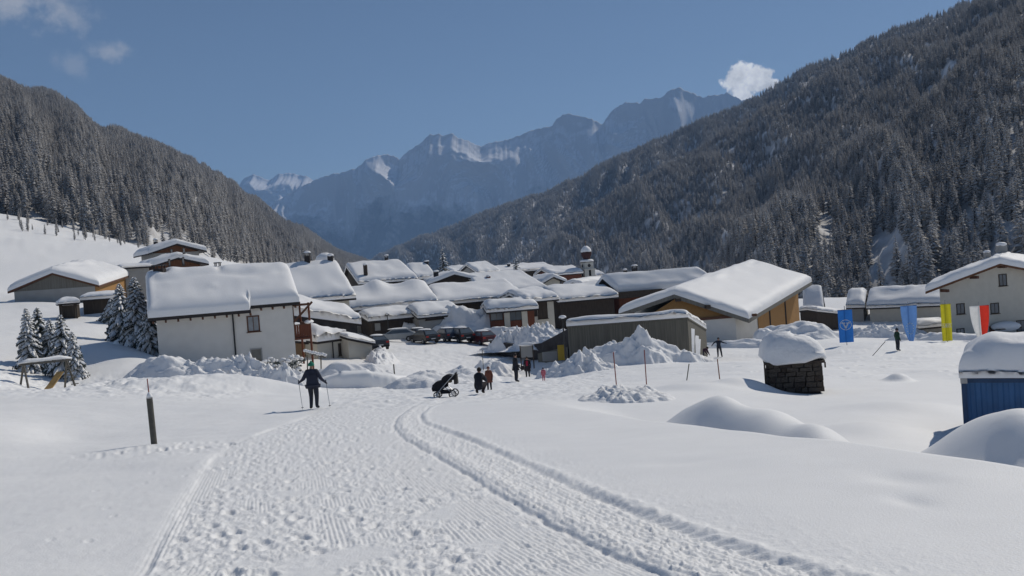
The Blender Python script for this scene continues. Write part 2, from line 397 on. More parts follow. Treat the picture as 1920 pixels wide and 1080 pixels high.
for px, py, Y, rx, ry in ((1318, 770, 24.5, 1.1, 1.7), (1400, 776, 23.6, 1.35, 1.6), (1485, 795, 22.2, 1.35, 1.6), (1560, 822, 20.5, .9, 1.3), (1880, 785, 20.3, 1.7, 1.6), (1795, 838, 20.0, .8, 1.2), (1990, 795, 19.5, 1.2, 1.5)):
    p = W(px, py, Y); h = p.z - G1(p.x, p.y); print('drift', px, round(h, 2)); B2.append((p.x, p.y, rx, ry, h))
def fine(x, y):
    """tracks, tread, footprints: relief a few centimetres deep"""
    z = np.zeros_like(x); r = np.hypot(x, y)
    inn = (y > 1.5) & (y < 120) & (np.abs(x) < y * 1.1 + 8)
    X, Y = x[inn], y[inn]
    xl, cl = ceval(C_LEFT, Y); xb, cb = ceval(C_BERM, Y); xg, cg = ceval(C_GROOVE, Y)
    uL = (X - xl) * cl; uB = (X - xb) * cb; uG = (X - xg) * cg
    wob = perlin(X * 1.6, Y * 1.6, 5) * .04 + perlin(X * 5, Y * 5, 9) * .02
    end = 1 - sst(30, 38, Y)
    trail = sst(-.22, .08, uL + wob * .3) * (1 - sst(-.05, .0, uB + wob)) * end
    band = sst(0, .05, uB + wob) * (1 - sst(-.05, 0, uG + wob)) * end
    right = sst(-.02, .06, uG + wob); left = 1 - sst(-.06, .02, uL + wob * .3)
    n1 = fbm(X * 1.1, Y * 1.1, 3, 20)
    wornR = np.maximum(sst(-.2, .25, fbm(X * 1.4, Y * .6, 4, 31) + .50 - np.abs(uB + .45) * .85), sst(-.1, .25, fbm(X * 1.4, Y * .6, 4, 36) + .15 - np.abs(uB + 1.95) * 1.3))
    wornL = sst(-.1, .3, fbm(X * 1.3, Y * .5, 3, 41) + .25 - uL * 1.05)
    cord = .0055 * (np.sin(uB * 2 * np.pi / .050) * wornR + np.sin(uL * 2 * np.pi / .050) * wornL * (uL < 2.2))
    foot = stamps(X, Y, .38, .075, .16, 3, .62) * .026 + stamps(X + 7.3, Y + 2.1, .23, .07, .08, 6, .6) * .015
    tram = sst(-.15, .25, fbm(X * .8, Y * .8, 3, 51) + .2 + .25 * np.clip(1.2 - np.abs(uB + 3) * .4, -1, 1))
    wx_ = X + .05 * perlin(X * 7, Y * 7, 63); foot = foot + stamps(wx_ + 3.1, Y + .05 * perlin(X * 7, Y * 7, 64) + 5.2, .17, .05, .085, 21, .6) * .009 + .007 * ridged(X * 5.5, Y * 5.5, 3, 65)
    crumb = fbm(X * 9, Y * 9, 3, 61) * .013 + np.maximum(fbm(X * 22, Y * 22, 2, 66) - .25, 0) * .02
    zz = trail * (-.028 + cord + (foot + crumb) * (.22 + .78 * tram * (1 - .7 * np.maximum(wornR * .9, wornL))))
    # trough and crumbly shoulder between the trail and the next strip
    zz += end * (-.022 * np.exp(-((uB + wob + .04) / .06) ** 2) + (.015 + .013 * ridged(X * 3.5, Y * 3.5, 3, 71)) * np.exp(-((uB + wob - .17) / .13) ** 2))
    zz += band * (-.012 + fbm(X * 8, Y * 8, 3, 81) * .015 + np.maximum(fbm(X * 17, Y * 17, 2, 85) - .2, 0) * .03 + .005 * np.sin(uG * 2 * np.pi / .07) * (uG > -.9))
    tread = np.sin((Y + X * .4) * 2 * np.pi / .16) * .5 + .5
    zz += end * (-(.015 + .022 * tread) * np.exp(-((uG + wob * .6) / .075) ** 2) + .018 * np.exp(-((uG - .14) / .09) ** 2) * (1 + fbm(X * 6, Y * 6, 2, 91)))
    # soft snow on both sides: long swells, stray dents
    zz += right * (fbm(X * .35, Y * .35, 2, 101) * .03 + np.exp(-np.maximum(uG, 0) / .5) * (np.maximum(fbm(X * 10, Y * 10, 2, 105), 0) * .02))
    zz += left * (.0 + fbm(X * .3, Y * .3, 3, 111) * .05 + stamps(X, Y, .55, .05, .08, 12, .25) * .012 * sst(-3.2, -.2, uL) + fbm(X * 6, Y * 6, 2, 113) * .004)
    # two old ski tracks left of the post
    xt = -2.6 - .22 * (Y - 8)
    zz += left * (1 - sst(17, 22, Y)) * (-.05 * np.exp(-((X - xt) / .16) ** 2) - .045 * np.exp(-((X - xt + .55) / .16) ** 2))
    pk = np.exp(-(((X + 7.6) / 2.6) ** 2 + ((Y - 21.5) / 1.6) ** 2) ** 2); zz += left * pk * (stamps(X, Y, .42, .09, .17, 19, .6) * .07 + fbm(X * 2.5, Y * 2.5, 3, 117) * .03)
    # trodden ground around the people and on the road to the village
    pub = sst(30, 37, Y) * (1 - sst(88, 104, Y)) * sst(-.24, -.17, X / Y) * (1 - sst(.07, .16, X / Y))
    ski = sst(40, 50, Y) * sst(.1, .2, X / Y) * (1 - sst(84, 95, Y))
    zz += pub * (stamps(X, Y, .6, .16, .2, 15, .5) * .035 * (1 - sst(55, 70, Y)) + fbm(X * 1.1, Y * .9, 4, 121) * .06)
    zz += ski * (fbm(X * .25, Y * 1.1, 4, 131) * .05 + stamps(X, Y, .9, .25, .25, 16, .25) * .05)
    lt = sst(38, 46, Y) * (1 - sst(56, 62, Y)) * sst(.25, .42, -X / Y)
    zz += lt * (fbm(X * 1.2, Y * .9, 4, 141) * .12 + stamps(X, Y, .6, .15, .2, 17, .5) * .09 * sst(0, .25, fbm(X * .3, Y * .3, 2, 143) + .1))
    lf = (1 - sst(-.30, -.22, X / Y)) * 0
    # small hollows in the soft field
    for dx, dy, dd, ra, rb in DIPW:
        zz -= max(dd, .02) * np.exp(-(((X - dx) / ra) ** 2 + ((Y - dy) / rb) ** 2))
    far = sst(90, 140, Y)
    z[inn] = zz
    z = z + sst(25, 60, r) * fbm(x * .06, y * .06, 4, 151) * .3 * (1 + sst(120, 400, r) * 2)
    return z
az1 = np.linspace(-34, 34, 960); azl = -34 - np.cumsum(np.linspace(.25, 5.5, 50)); azl = azl[azl > -178]
AZ = np.radians(np.concatenate([[-180], azl[::-1], az1, -azl, [180]]))
rr_ = np.concatenate([1 / np.linspace(1 / 4.2, 1 / 25., 330), np.arange(25.3, 62, .17), np.arange(62, 132, .45)])
RAD = np.concatenate([[.4, .9, 1.5, 2.2, 3.0, 3.6], rr_, np.geomspace(134, 6500, 70)])
A2, R2 = np.meshgrid(AZ, RAD, indexing='xy')
GX, GY = R2 * np.sin(A2), R2 * np.cos(A2)
GZ = G0(GX, GY) + fine(GX, GY)
GZ = np.where((R2 > 130) & (np.abs(A2) > 2.0), np.minimum(GZ, 30), GZ)
add('ground', gridmesh('ground', np.stack([GX, GY, GZ], -1), SNOWG), kind='structure', label='snow covered ground with groomed winter trail')
def H(x, y):
    """ground height incl. relief"""
    xa, ya = np.array([float(x)]), np.array([float(y)]); return float((G0(xa, ya) + fine(xa, ya))[0])
def gp(px, Y):
    """point of the ground under image column px at depth Y (column is followed at the height of the ground)"""
    z = plane(Y)
    for _ in range(4):
        p = Wz(px, Y, z); z = G1(p.x, p.y)
    p = Wz(px, Y, z); p.z = H(p.x, p.y); return p

# ------------------------------------------------------------------ hills and mountains
def net_interp(rows, nu, nv, skew=1.0):
    """rows: list of lists of world points, all of the same length -> (nv,nu,3), smooth along and linear across"""
    A = np.array([[tuple(p) for p in r] for r in rows]); m, n, _ = A.shape
    u = np.linspace(0, n - 1, nu); i = np.clip(np.floor(u).astype(int), 0, n - 2); t = (u - i)[None, :, None]
    def g(k): return A[:, np.clip(i + k, 0, n - 1)]
    p0, p1, p2, p3 = g(-1), g(0), g(1), g(2)
    B = .5 * (2 * p1 + (p2 - p0) * t + (2 * p0 - 5 * p1 + 4 * p2 - p3) * t ** 2 + (3 * p1 - p0 - 3 * p2 + p3) * t ** 3)
    v = np.linspace(0, m - 1, nv); j = np.clip(np.floor(v).astype(int), 0, m - 2); s = (v - j)[:, None, None]
    return B[j] * (1 - s) + B[j + 1] * s
HILLM = mat('hill_ground', (.76, .755, .75), .9, .0, .05, color2=(.36, .35, .34))
GUL = {}
def id_(P): return round(float(P[0, 0, 0]), 3)
def hill(name, label, crest, foot, amp, seed, nu=110, nv=44, back=(250, -160)):
    c = [W(*p) for p in crest]; f = [W(*p) for p in foot]
    b = [p + Vector((back[0] * (1 if p.x > 0 else -1) * 0 + 0, back[0], back[1])) for p in c]
    P = net_interp([f, c], nu, nv)
    d = np.array([tuple(x) for x in f]).mean(0); 
    vv = np.linspace(0, 1, nv)[:, None]; uu = np.linspace(0, 1, nu)[None, :]
    L = np.linalg.norm(np.array(c[-1]) - np.array(c[0])) / 300.
    gul = ridged(uu * L * 1.6 + 0 * vv, vv * .9 + uu * 3, 4, seed) * amp
    fade = np.sin(np.pi * np.clip(vv, 0, 1)) ** .5 * .9 + .05
    P[..., 2] += gul * fade
    Bk = net_interp([c, b], nu, 8)[1:]
    Bk[..., 2] += gul[-1:] * fade[-1]
    P = np.concatenate([P, Bk], 0)
    add(name, gridmesh(name, P, HILLM), kind='structure', label=label)
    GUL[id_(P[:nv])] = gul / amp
    return P[:nv]
LH = hill('hill', 'steep wooded mountainside left of the village',
          [(-700, -330, 1100), (-300, -40, 1300), (0, 150, 1500), (110, 188, 1600), (200, 252, 1700), (330, 294, 1850), (420, 345, 2000), (500, 397, 2200), (600, 458, 2500), (720, 505, 2900)],
          [(-700, 380, 230), (-300, 400, 290), (-20, 408, 335), (100, 426, 335), (200, 448, 335), (300, 470, 345), (420, 495, 430), (540, 510, 650), (660, 525, 1100), (760, 540, 2300)], 14, 3, 130, 60)
R0 = hill('hill', 'far dark wooded mountainside right of the valley, its ridge rising to the top right',
          [(640, 520, 4300), (720, 480, 3700), (850, 424, 3300), (1000, 374, 3000), (1110, 325, 2800), (1200, 282, 2600), (1380, 205, 2350), (1500, 140, 2150), (1700, 58, 1900), (1850, 2, 1750), (2050, -90, 1600), (2300, -190, 1450)],
          [(700, 560, 3100), (760, 560, 2500), (860, 560, 2100), (960, 560, 1800), (1060, 560, 1600), (1160, 555, 1400), (1300, 540, 1250), (1420, 500, 1150), (1600, 400, 1100), (1750, 300, 1050), (1950, 260, 1000), (2200, 220, 950)], 28, 13, 150, 50)
R1 = hill('hill', 'second wooded spur on the right, its edge running up from the church tower',
          [(965, 545, 1900), (1012, 475, 1850), (1085, 412, 1750), (1160, 366, 1650), (1260, 316, 1550), (1400, 238, 1450), (1520, 170, 1350), (1640, 105, 1250), (1800, 40, 1150), (2000, -60, 1050)],
          [(1000, 575, 1300), (1060, 575, 1150), (1140, 575, 1000), (1210, 570, 900), (1300, 560, 850), (1420, 520, 800), (1540, 450, 760), (1660, 380, 720), (1800, 300, 700), (2000, 230, 680)], 20, 23, 130, 44)
R2_ = hill('hill', 'third wooded spur on the right, behind the big barn roof',
          [(1120, 560, 1200), (1205, 490, 1150), (1353, 392, 1080), (1478, 300, 1020), (1584, 208, 960), (1690, 150, 900), (1800, 95, 850), (1950, 0, 800), (2150, -110, 740)],
          [(1180, 590, 760), (1270, 590, 640), (1380, 585, 560), (1480, 570, 520), (1580, 540, 490), (1700, 480, 460), (1820, 420, 440), (1950, 350, 430), (2150, 270, 420)], 18, 33, 120, 44)
R3 = hill('hill', 'nearest wooded slope on the right, above the white house',
          [(1300, 600, 620), (1385, 470, 640), (1470, 388, 650), (1552, 320, 660), (1663, 258, 660), (1756, 186, 650), (1894, 84, 620), (2050, -10, 590), (2300, -160, 540)],
          [(1340, 650, 330), (1400, 625, 300), (1480, 610, 280), (1560, 600, 265), (1660, 595, 250), (1770, 590, 235), (1900, 585, 225), (2050, 580, 215), (2300, 570, 205)], 12, 43, 110, 44)

def mount_mat(name, treeline):
    m = bpy.data.materials.new(name); m.use_nodes = True; nt = m.node_tree; b = nt.nodes['Principled BSDF']; b.inputs['Roughness'].default_value = .9
    b.inputs['Specular IOR Level'].default_value = .1
    g = nt.nodes.new('ShaderNodeNewGeometry'); sx = nt.nodes.new('ShaderNodeSeparateXYZ'); nt.links.new(g.outputs['Position'], sx.inputs[0])
    n = nt.nodes.new('ShaderNodeTexNoise'); n.inputs['Scale'].default_value = .0022; n.inputs['Detail'].default_value = 9; n.inputs['Roughness'].default_value = .62
    nt.links.new(g.outputs['Position'], n.inputs['Vector'])
    def M(op, a, c):
        q = nt.nodes.new('ShaderNodeMath'); q.operation = op
        for k, v in enumerate((a, c)):
            if isinstance(v, (int, float)): q.inputs[k].default_value = v
            else: nt.links.new(v, q.inputs[k])
        return q.outputs[0]
    h = M('ADD', sx.outputs['Z'], M('MULTIPLY', M('SUBTRACT', n.outputs['Fac'], .5), 1500))
    mr = nt.nodes.new('ShaderNodeMapRange'); mr.inputs['From Min'].default_value = treeline - 120; mr.inputs['From Max'].default_value = treeline + 160
    nt.links.new(h, mr.inputs['Value'])
    sn = nt.nodes.new('ShaderNodeSeparateXYZ'); nt.links.new(g.outputs['True Normal'], sn.inputs[0])
    n2 = nt.nodes.new('ShaderNodeTexNoise'); n2.inputs['Scale'].default_value = .011; n2.inputs['Detail'].default_value = 8
    nt.links.new(g.outputs['Position'], n2.inputs['Vector'])
    rk = nt.nodes.new('ShaderNodeMapRange'); rk.inputs['From Min'].default_value = .52; rk.inputs['From Max'].default_value = .70
    nt.links.new(M('ADD', sn.outputs['Z'], M('MULTIPLY', M('SUBTRACT', n2.outputs['Fac'], .5), .9)), rk.inputs['Value'])
    c1 = nt.nodes.new('ShaderNodeMix'); c1.data_type = 'RGBA'; nt.links.new(rk.outputs[0], c1.inputs['Factor'])
    c1.inputs[6].default_value = (.52, .515, .52, 1); c1.inputs[7].default_value = (.70, .70, .72, 1)
    c2 = nt.nodes.new('ShaderNodeMix'); c2.data_type = 'RGBA'; nt.links.new(mr.outputs[0], c2.inputs['Factor'])
    c2.inputs[6].default_value = (.055, .062, .075, 1); nt.links.new(c1.outputs[2], c2.inputs[7])
    nt.links.new(c2.outputs[2], b.inputs['Base Color'])
    return m
def mountain(name, label, sky_pts, Yc, Yf, foot_py, amp, seed, treeline, nu=560, nv=150, rows_mid=None):
    xs = np.linspace(sky_pts[0][0], sky_pts[-1][0], nu)
    ys = np.interp(xs, [p[0] for p in sky_pts], [p[1] for p in sky_pts]) + fbm(xs / 9., xs * 0, 4, seed, .65) * 2.2
    c = np.array([tuple(W(a, b, Yc)) for a, b in zip(xs, ys)]); f = np.array([tuple(W(a, foot_py, Yf)) for a in xs])
    back = c + np.array([0, 1500, -900])
    v = np.linspace(0, 1, nv)[:, None, None]; vz = v ** 1.1
    P = f * (1 - v) + c * v; P[..., 2] = (f * (1 - vz) + c * vz)[..., 2]
    d = sst(0, .12, v[..., 0]) * (1 - sst(.35, .985, v[..., 0]) * .97)
    s = Yc / 9000.
    wx = fbm(P[..., 0] / (1900 * s), P[..., 1] / (1900 * s), 3, seed + 50) * .5
    rg = ridged(P[..., 0] / (1500 * s) + wx + P[..., 1] / 5200, P[..., 1] / (2600 * s) + wx, 6, seed, .52)
    P[..., 2] += (rg - .6) * amp * d
    P[..., 1] -= (rg - .6) * amp * 1.2 * sst(0, .12, v[..., 0]) * (1 - sst(.8, 1, v[..., 0]) * .75)
    vb = np.linspace(0, 1, 12)[1:, None, None]; B = c * (1 - vb) + back * vb
    B[..., 2] += ridged(B[..., 0] / 900, B[..., 1] / 900, 4, seed + 7) * amp * .4 * vb[..., 0]
    P = np.concatenate([P, B], 0)
    add(name, gridmesh(name, P, mount_mat(name + '_rock_and_snow', treeline)), kind='structure', label=label)
mountain('mountain', 'long snowy rock massif closing the valley',
         [(300, 640), (420, 480), (490, 405), (530, 372), (552, 358), (575, 345), (600, 332), (622, 325), (645, 322), (668, 318), (690, 300), (705, 293), (722, 288), (738, 291), (748, 299), (758, 288), (775, 278), (790, 268), (806, 254), (822, 253), (834, 256), (845, 251), (860, 260), (880, 267), (903, 276), (918, 268), (940, 265), (962, 260), (985, 250), (1003, 243), (1035, 237), (1042, 225), (1052, 217), (1066, 213), (1085, 218), (1110, 225), (1130, 236), (1136, 222), (1150, 205), (1165, 195), (1175, 191), (1200, 193), (1208, 186), (1240, 184), (1252, 174), (1272, 166), (1290, 174), (1318, 184), (1340, 179), (1365, 175), (1390, 190), (1420, 180), (1460, 215), (1520, 190), (1640, 260), (1800, 330)],
         9500, 8650, 520, 170, 5, 560)
mountain('mountain', 'small far white range low on the left of the valley',
         [(380, 420), (440, 362), (462, 336), (478, 329), (492, 334), (508, 341), (524, 330), (545, 326), (560, 330), (575, 332), (600, 345), (650, 372), (760, 440)],
         13500, 12700, 500, 420, 15, -300, 200, 70)

# ------------------------------------------------------------------ haze
hm = bpy.data.materials.new('haze_air'); hm.use_nodes = True; nt = hm.node_tree; nt.nodes.clear()
pv = nt.nodes.new('ShaderNodeVolumePrincipled'); pv.inputs['Color'].default_value = (.36, .60, 1.0, 1); pv.inputs['Density'].default_value = 6.0e-5
pv.inputs['Anisotropy'].default_value = .0
o_ = nt.nodes.new('ShaderNodeOutputMaterial'); nt.links.new(pv.outputs[0], o_.inputs['Volume'])
hb = MB(); hb.box((0, 6400, 600), (15500, 17800, 2900)); 
add('haze', hb.mesh('haze', hm), kind='stuff', label='thin blue winter haze in the valley')
scene.cycles.volume_step_rate = 4

# ------------------------------------------------------------------ forest
def conifer_mesh(name, h, r, n, seed, frost=.35, flat=.5, fm=None):
    """trunk and a feathery crown of small drooping sprays"""
    rn = random.Random(seed); mb = MB()
    mb.tube([(0, 0, -.6), (0, 0, h * .55), (0, 0, h)], [h * .014 + .04, h * .009 + .02, .01], 5, 0, cap=False)
    lop = rn.uniform(0, 6.28)
    for k in range(n):
        t = (k + .5) / n; z = h * (.08 + .92 * t) + rn.uniform(-.3, .3) * h * .05
        rad = r * (1 - t) ** .66 * min(1, .55 + 1.6 * t) * (.65 + .45 * rn.random()) + .05 * r
        a = k * 2.39996 + rn.uniform(-.5, .5); rad *= 1 + .18 * math.cos(a - lop)
        dx, dy = math.cos(a), math.sin(a); dr = rn.uniform(.12, .45) * rad
        p0 = Vector((dx * rad * .08, dy * rad * .08, z + .1 * rad)); p1 = Vector((dx * rad * .62, dy * rad * .62, z - dr * .25)); p2 = Vector((dx * rad, dy * rad, z - dr))
        side = Vector((-dy, dx, 0)); wd = rad * rn.uniform(.20, .36) + .010 * h
        tw = Vector((0, 0, -wd * .45))
        m = 2 if rn.random() < frost else 1
        b = len(mb.v)
        mb.v += [tuple(p0), tuple(p1 + side * wd + tw), tuple(p2), tuple(p1 - side * wd + tw), tuple(p1 + Vector((0, 0, .05)))]
        for q in ((0, 1, 4), (1, 2, 4), (2, 3, 4), (3, 0, 4)): mb.f.append(tuple(b + i for i in q)); mb.m.append(m if q != (2, 3, 4) else 1)
    return mb.mesh(name, [BARK, TWIG, fm or FROST])
FSRC = [conifer_mesh('forest_tree', 14, 3.4, 84, 1, .35), conifer_mesh('forest_tree', 16.5, 3.2, 90, 2, .35), conifer_mesh('forest_tree', 12, 3.7, 80, 3, .4), conifer_mesh('forest_tree', 16, 2.8, 84, 4, .15), conifer_mesh('forest_tree', 14, 3.5, 84, 5, .7)]  # last one extra pale: its colour stands in for sunlight on crests and ribs
def gn_group(src):
    ng = bpy.data.node_groups.new('scatter_trees', 'GeometryNodeTree')
    ng.interface.new_socket('Geometry', in_out='INPUT', socket_type='NodeSocketGeometry'); ng.interface.new_socket('Geometry', in_out='OUTPUT', socket_type='NodeSocketGeometry')
    gi = ng.nodes.new('NodeGroupInput'); go = ng.nodes.new('NodeGroupOutput')
    ip = ng.nodes.new('GeometryNodeInstanceOnPoints'); oi = ng.nodes.new('GeometryNodeObjectInfo'); oi.inputs['As Instance'].default_value = True
    oi.inputs['Object'].default_value = src
    na = ng.nodes.new('GeometryNodeInputNamedAttribute'); na.data_type = 'FLOAT_VECTOR'; na.inputs['Name'].default_value = 'rot'
    nb = ng.nodes.new('GeometryNodeInputNamedAttribute'); nb.data_type = 'FLOAT_VECTOR'; nb.inputs['Name'].default_value = 'scl'
    m2p = ng.nodes.new('GeometryNodeMeshToPoints')
    er = ng.nodes.new('FunctionNodeEulerToRotation')
    l = ng.links.new
    l(gi.outputs[0], m2p.inputs['Mesh']); l(m2p.outputs[0], ip.inputs['Points']); l(oi.outputs['Geometry'], ip.inputs['Instance'])
    l(na.outputs[0], er.inputs[0]); l(er.outputs[0], ip.inputs['Rotation']); l(nb.outputs[0], ip.inputs['Scale']); l(ip.outputs[0], go.inputs[0])
    return ng
CLEAR = [(1546, 438, 15, 34), (1652, 492, 24, 58), (1678, 480, 20, 44), (1560, 432, 10, 26), (373, 312, 9, 5), (300, 447, 22, 9), (1240, 470, 4, 4)]
def surf_points(P, spacing, seed, jitter=1.0, sel=None, keep_hidden=False):
    rng = np.random.RandomState(seed)
    a = P[:-1, :-1]; b = P[:-1, 1:]; c = P[1:, :-1]; d = P[1:, 1:]
    e1 = b - a; e2 = c - a; area = np.abs(e1[..., 0] * e2[..., 1] - e1[..., 1] * e2[..., 0])
    n = rng.poisson(area / spacing ** 2); idx = np.repeat(np.arange(n.size), n.reshape(-1))
    u = rng.rand(len(idx))[:, None]; v = rng.rand(len(idx))[:, None]
    A, B, C, D = (q.reshape(-1, 3)[idx] for q in (a, b, c, d))
    p = (A * (1 - u) + B * u) * (1 - v) + (C * (1 - u) + D * u) * v
    q = p @ RMn; px = 960 + F * q[:, 0] / -q[:, 2]; py = 540 - F * q[:, 1] / -q[:, 2]
    ok = (px > -180) & (px < 2120) & (py > -130)
    for cx, cy, rx, ry in CLEAR: ok &= (((px - cx) / rx) ** 2 + ((py - cy) / ry) ** 2) > 1
    # thin the wood in patches
    ok &= (fbm(p[:, 0] / 60, p[:, 1] / 60, 3, seed) > -.75)
    vv_ = (idx // (P.shape[1] - 1)) / float(P.shape[0] - 1)
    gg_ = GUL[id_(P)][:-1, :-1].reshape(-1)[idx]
    return p[ok], vv_[ok], gg_[ok]
def forest(name, label, P, spacing, seed, smul=1.0):
    pts, vv, gg = surf_points(P, spacing, seed); rng = np.random.RandomState(seed + 1); kind = rng.randint(0, 4, len(pts)); kind = np.where(rng.rand(len(pts)) < np.clip(sst(.72, .96, vv) * .85 + sst(.35, 1.2, gg) * .75, 0, .9), 4, np.where(rng.rand(len(pts)) < sst(-.1, -.9, gg) * .7, 3, kind))  # light and shade by tree colour: pale kind on crests and ribs, dark in gullies
    root = None
    for k in range(5):
        q = pts[kind == k]; me = bpy.data.meshes.new(name); me.vertices.add(len(q)); me.vertices.foreach_set('co', q.reshape(-1))
        rot = np.zeros((len(q), 3)); rot[:, 2] = rng.rand(len(q)) * 6.28; rot[:, :2] = rng.randn(len(q), 2) * .03
        s = (.62 + .6 * rng.rand(len(q))) * smul * (1 + .25 * fbm(q[:, 0] / 90, q[:, 1] / 90, 2, seed + 3)); scl = np.stack([s * (.85 + .35 * rng.rand(len(q)))] * 2 + [s], -1)
        for nm, dat in (('rot', rot), ('scl', scl)):
            at = me.attributes.new(nm, 'FLOAT_VECTOR', 'POINT'); at.data.foreach_set('vector', dat.reshape(-1))
        if root is None: root = add(name, me, kind='stuff', label=label); o = root
        else: o = add('tree_stand', me, root, kind='stuff')
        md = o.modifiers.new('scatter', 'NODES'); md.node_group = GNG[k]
    print('forest', name, len(pts))
GNG = []
for k in range(5):
    s = bpy.data.objects.new('forest_tree_source', FSRC[k]); GNG.append(gn_group(s))
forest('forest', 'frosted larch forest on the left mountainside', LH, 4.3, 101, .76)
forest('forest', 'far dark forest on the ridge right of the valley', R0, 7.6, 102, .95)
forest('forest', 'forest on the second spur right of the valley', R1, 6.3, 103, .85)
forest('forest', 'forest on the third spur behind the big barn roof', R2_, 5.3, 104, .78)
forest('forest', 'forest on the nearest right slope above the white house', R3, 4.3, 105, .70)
# ------------------------------------------------------------------ roofs, walls, houses
def long_net(e0, e1, w, ridge_py, t=.75, level=True, skew=0.0, ridge_frac=None):
    """roof seen from its long side: e0,e1 front eave (px,py,Y), w half width, ridge_py image row of the snow on the ridge"""
    a, b = W(*e0), W(*e1)
    if level: z = (a.z + b.z) / 2; a = Wz(e0[0], e0[2], z); b = Wz(e1[0], e1[2], z)
    d = (b - a); dh = Vector((d.x, d.y, 0)).normalized(); n = Vector((-dh.y, dh.x, 0))
    if n.y < 0: n = -n
    m = (a + b) / 2 + n * w; zr = zat(m.x, m.y, ridge_py) - t
    up = zr - m.z
    r0 = a + n * w + Vector((0, 0, up)); r1 = b + n * w + Vector((0, 0, up))
    if ridge_frac: r0, r1 = r0.lerp(r1, ridge_frac[0]), r0.lerp(r1, ridge_frac[1])
    return [[a, b], [r0, r1], [a + n * 2 * w, b + n * 2 * w]]
def gable_net(l, r, apex_py, L, t=.6, back=None, rise=0.0, apex_t=.5):
    """roof seen from its gable end"""
    a, b = W(*l), W(*r)
    z = (a.z + b.z) / 2
    if abs(a.z - b.z) < 1.5: a = Wz(l[0], l[2], z); b = Wz(r[0], r[2], z)
    d = b - a; dh = Vector((d.x, d.y, 0)).normalized(); n = Vector((-dh.y, dh.x, 0))
    if n.y < 0: n = -n
    if back is not None: n = Vector((math.sin(back), math.cos(back), 0))
    m = a.lerp(b, apex_t); zr = zat(m.x, m.y, apex_py) - t; ap = Vector((m.x, m.y, zr)); o = n * L + Vector((0, 0, rise))
    return [[a, a + o], [ap, ap + o], [b, b + o]]
def S(net, u, v):
    (a0, a1), (r0, r1), (b0, b1) = net
    r = r0.lerp(r1, u)
    if v < 0: return r.lerp(a0.lerp(a1, u), -v)
    return r.lerp(b0.lerp(b1, u), v)
def slab_mesh(name, net, t, m, nu=34, nv=30, seed=0, dip=.15, edge=.75, start=.42, hang=.10, both=True, lumps=None, step=None, ridge_round=.35):
    (a0, a1), (r0, r1), (b0, b1) = [[np.array(tuple(p)) for p in row] for row in net]
    us = np.unique(np.concatenate([[0], .5 - .5 * np.cos(np.linspace(0, np.pi, nu)), [1]])); vs_ = np.concatenate([-1 + .5 - .5 * np.cos(np.linspace(0, np.pi, nv // 2)), (.5 - .5 * np.cos(np.linspace(0, np.pi, nv // 2)))[1:]])
    U, V = np.meshgrid(us, vs_)
    def base(U, V):
        r = r0 * (1 - U)[..., None] + r1 * U[..., None]
        a = a0 * (1 - U)[..., None] + a1 * U[..., None]; b = b0 * (1 - U)[..., None] + b1 * U[..., None]
        k = np.abs(V)[..., None]; return np.where(V[..., None] < 0, r * (1 - k) + a * k, r * (1 - k) + b * k)
    P = base(U, V)
    LU = np.linalg.norm(a1 - a0); LA = np.linalg.norm(a0 - r0); LB = np.linalg.norm(b0 - r0)
    e = np.minimum(np.minimum(U, 1 - U) * LU, (1 - np.abs(V)) * np.where(V < 0, LA, LB))
    e = np.maximum(e + .22 * fbm(U * LU / 1.7 + seed, V * LA / 1.7, 3, seed + 9) * np.clip(e / .3, 0, 1), 0); st = start * (1 + .45 * fbm(U * LU / 1.3 + seed, V * LA / 1.3, 3, seed + 15))
    q = np.clip(e / edge, 0, 1); prof = st + (1 - st) * np.sqrt(np.maximum(1 - (1 - q) ** 2, 0))
    dist = np.abs(V) * np.where(V < 0, LA, LB)
    top = P.copy()
    rr = .8 * ridge_round
    slope = (r0[2] - a0[2]) / max(LA, .1)
    top[..., 2] -= slope * rr * np.exp(-(dist / (rr + .01)) ** 2) * .6
    h = t * prof + dip * t * fbm(U * LU / 4.5 + seed, V * LA / 3.5, 3, seed) * q * 1.6
    # wind lip below the ridge and the creep roll above the eave
    h += .26 * t * np.exp(-((dist - .9) / .35) ** 2) * perlin(U * LU / 5 + seed * 1.7, V * 0, seed + 3) * q * 1.6
    if lumps:
        for lu, lv, ru, rv, lh in lumps: h += lh * np.exp(-((U - lu) / ru) ** 2 - ((V - lv) / rv) ** 2)
    top[..., 2] += h
    c = P.reshape(-1, 3).mean(0)
    out = 1 + 0 * U
    low = P.copy(); low[..., 2] += .004
    n, k = U.shape
    verts = np.concatenate([top.reshape(-1, 3), low.reshape(-1, 3)]); off = n * k
    faces = []
    up = (np.cross((a1 - a0)[:2], (r0 - a0)[:2])) > 0
    for i in range(n - 1):
        for j in range(k - 1):
            f = (i * k + j, i * k + j + 1, (i + 1) * k + j + 1, (i + 1) * k + j)
            faces.append(f if up else f[::-1])
    def ring(seq):
        mids = []
        for i1, i2 in zip(seq[:-1], seq[1:]):
            faces.append((i1, i2, i2 + off, i1 + off))
    ring([j for j in range(k)]); ring([i * k + k - 1 for i in range(n)]); ring([(n - 1) * k + j for j in range(k)][::-1]); ring([i * k for i in range(n)][::-1])
    me = mesh(name, verts, faces, m, smooth=True)
    return me
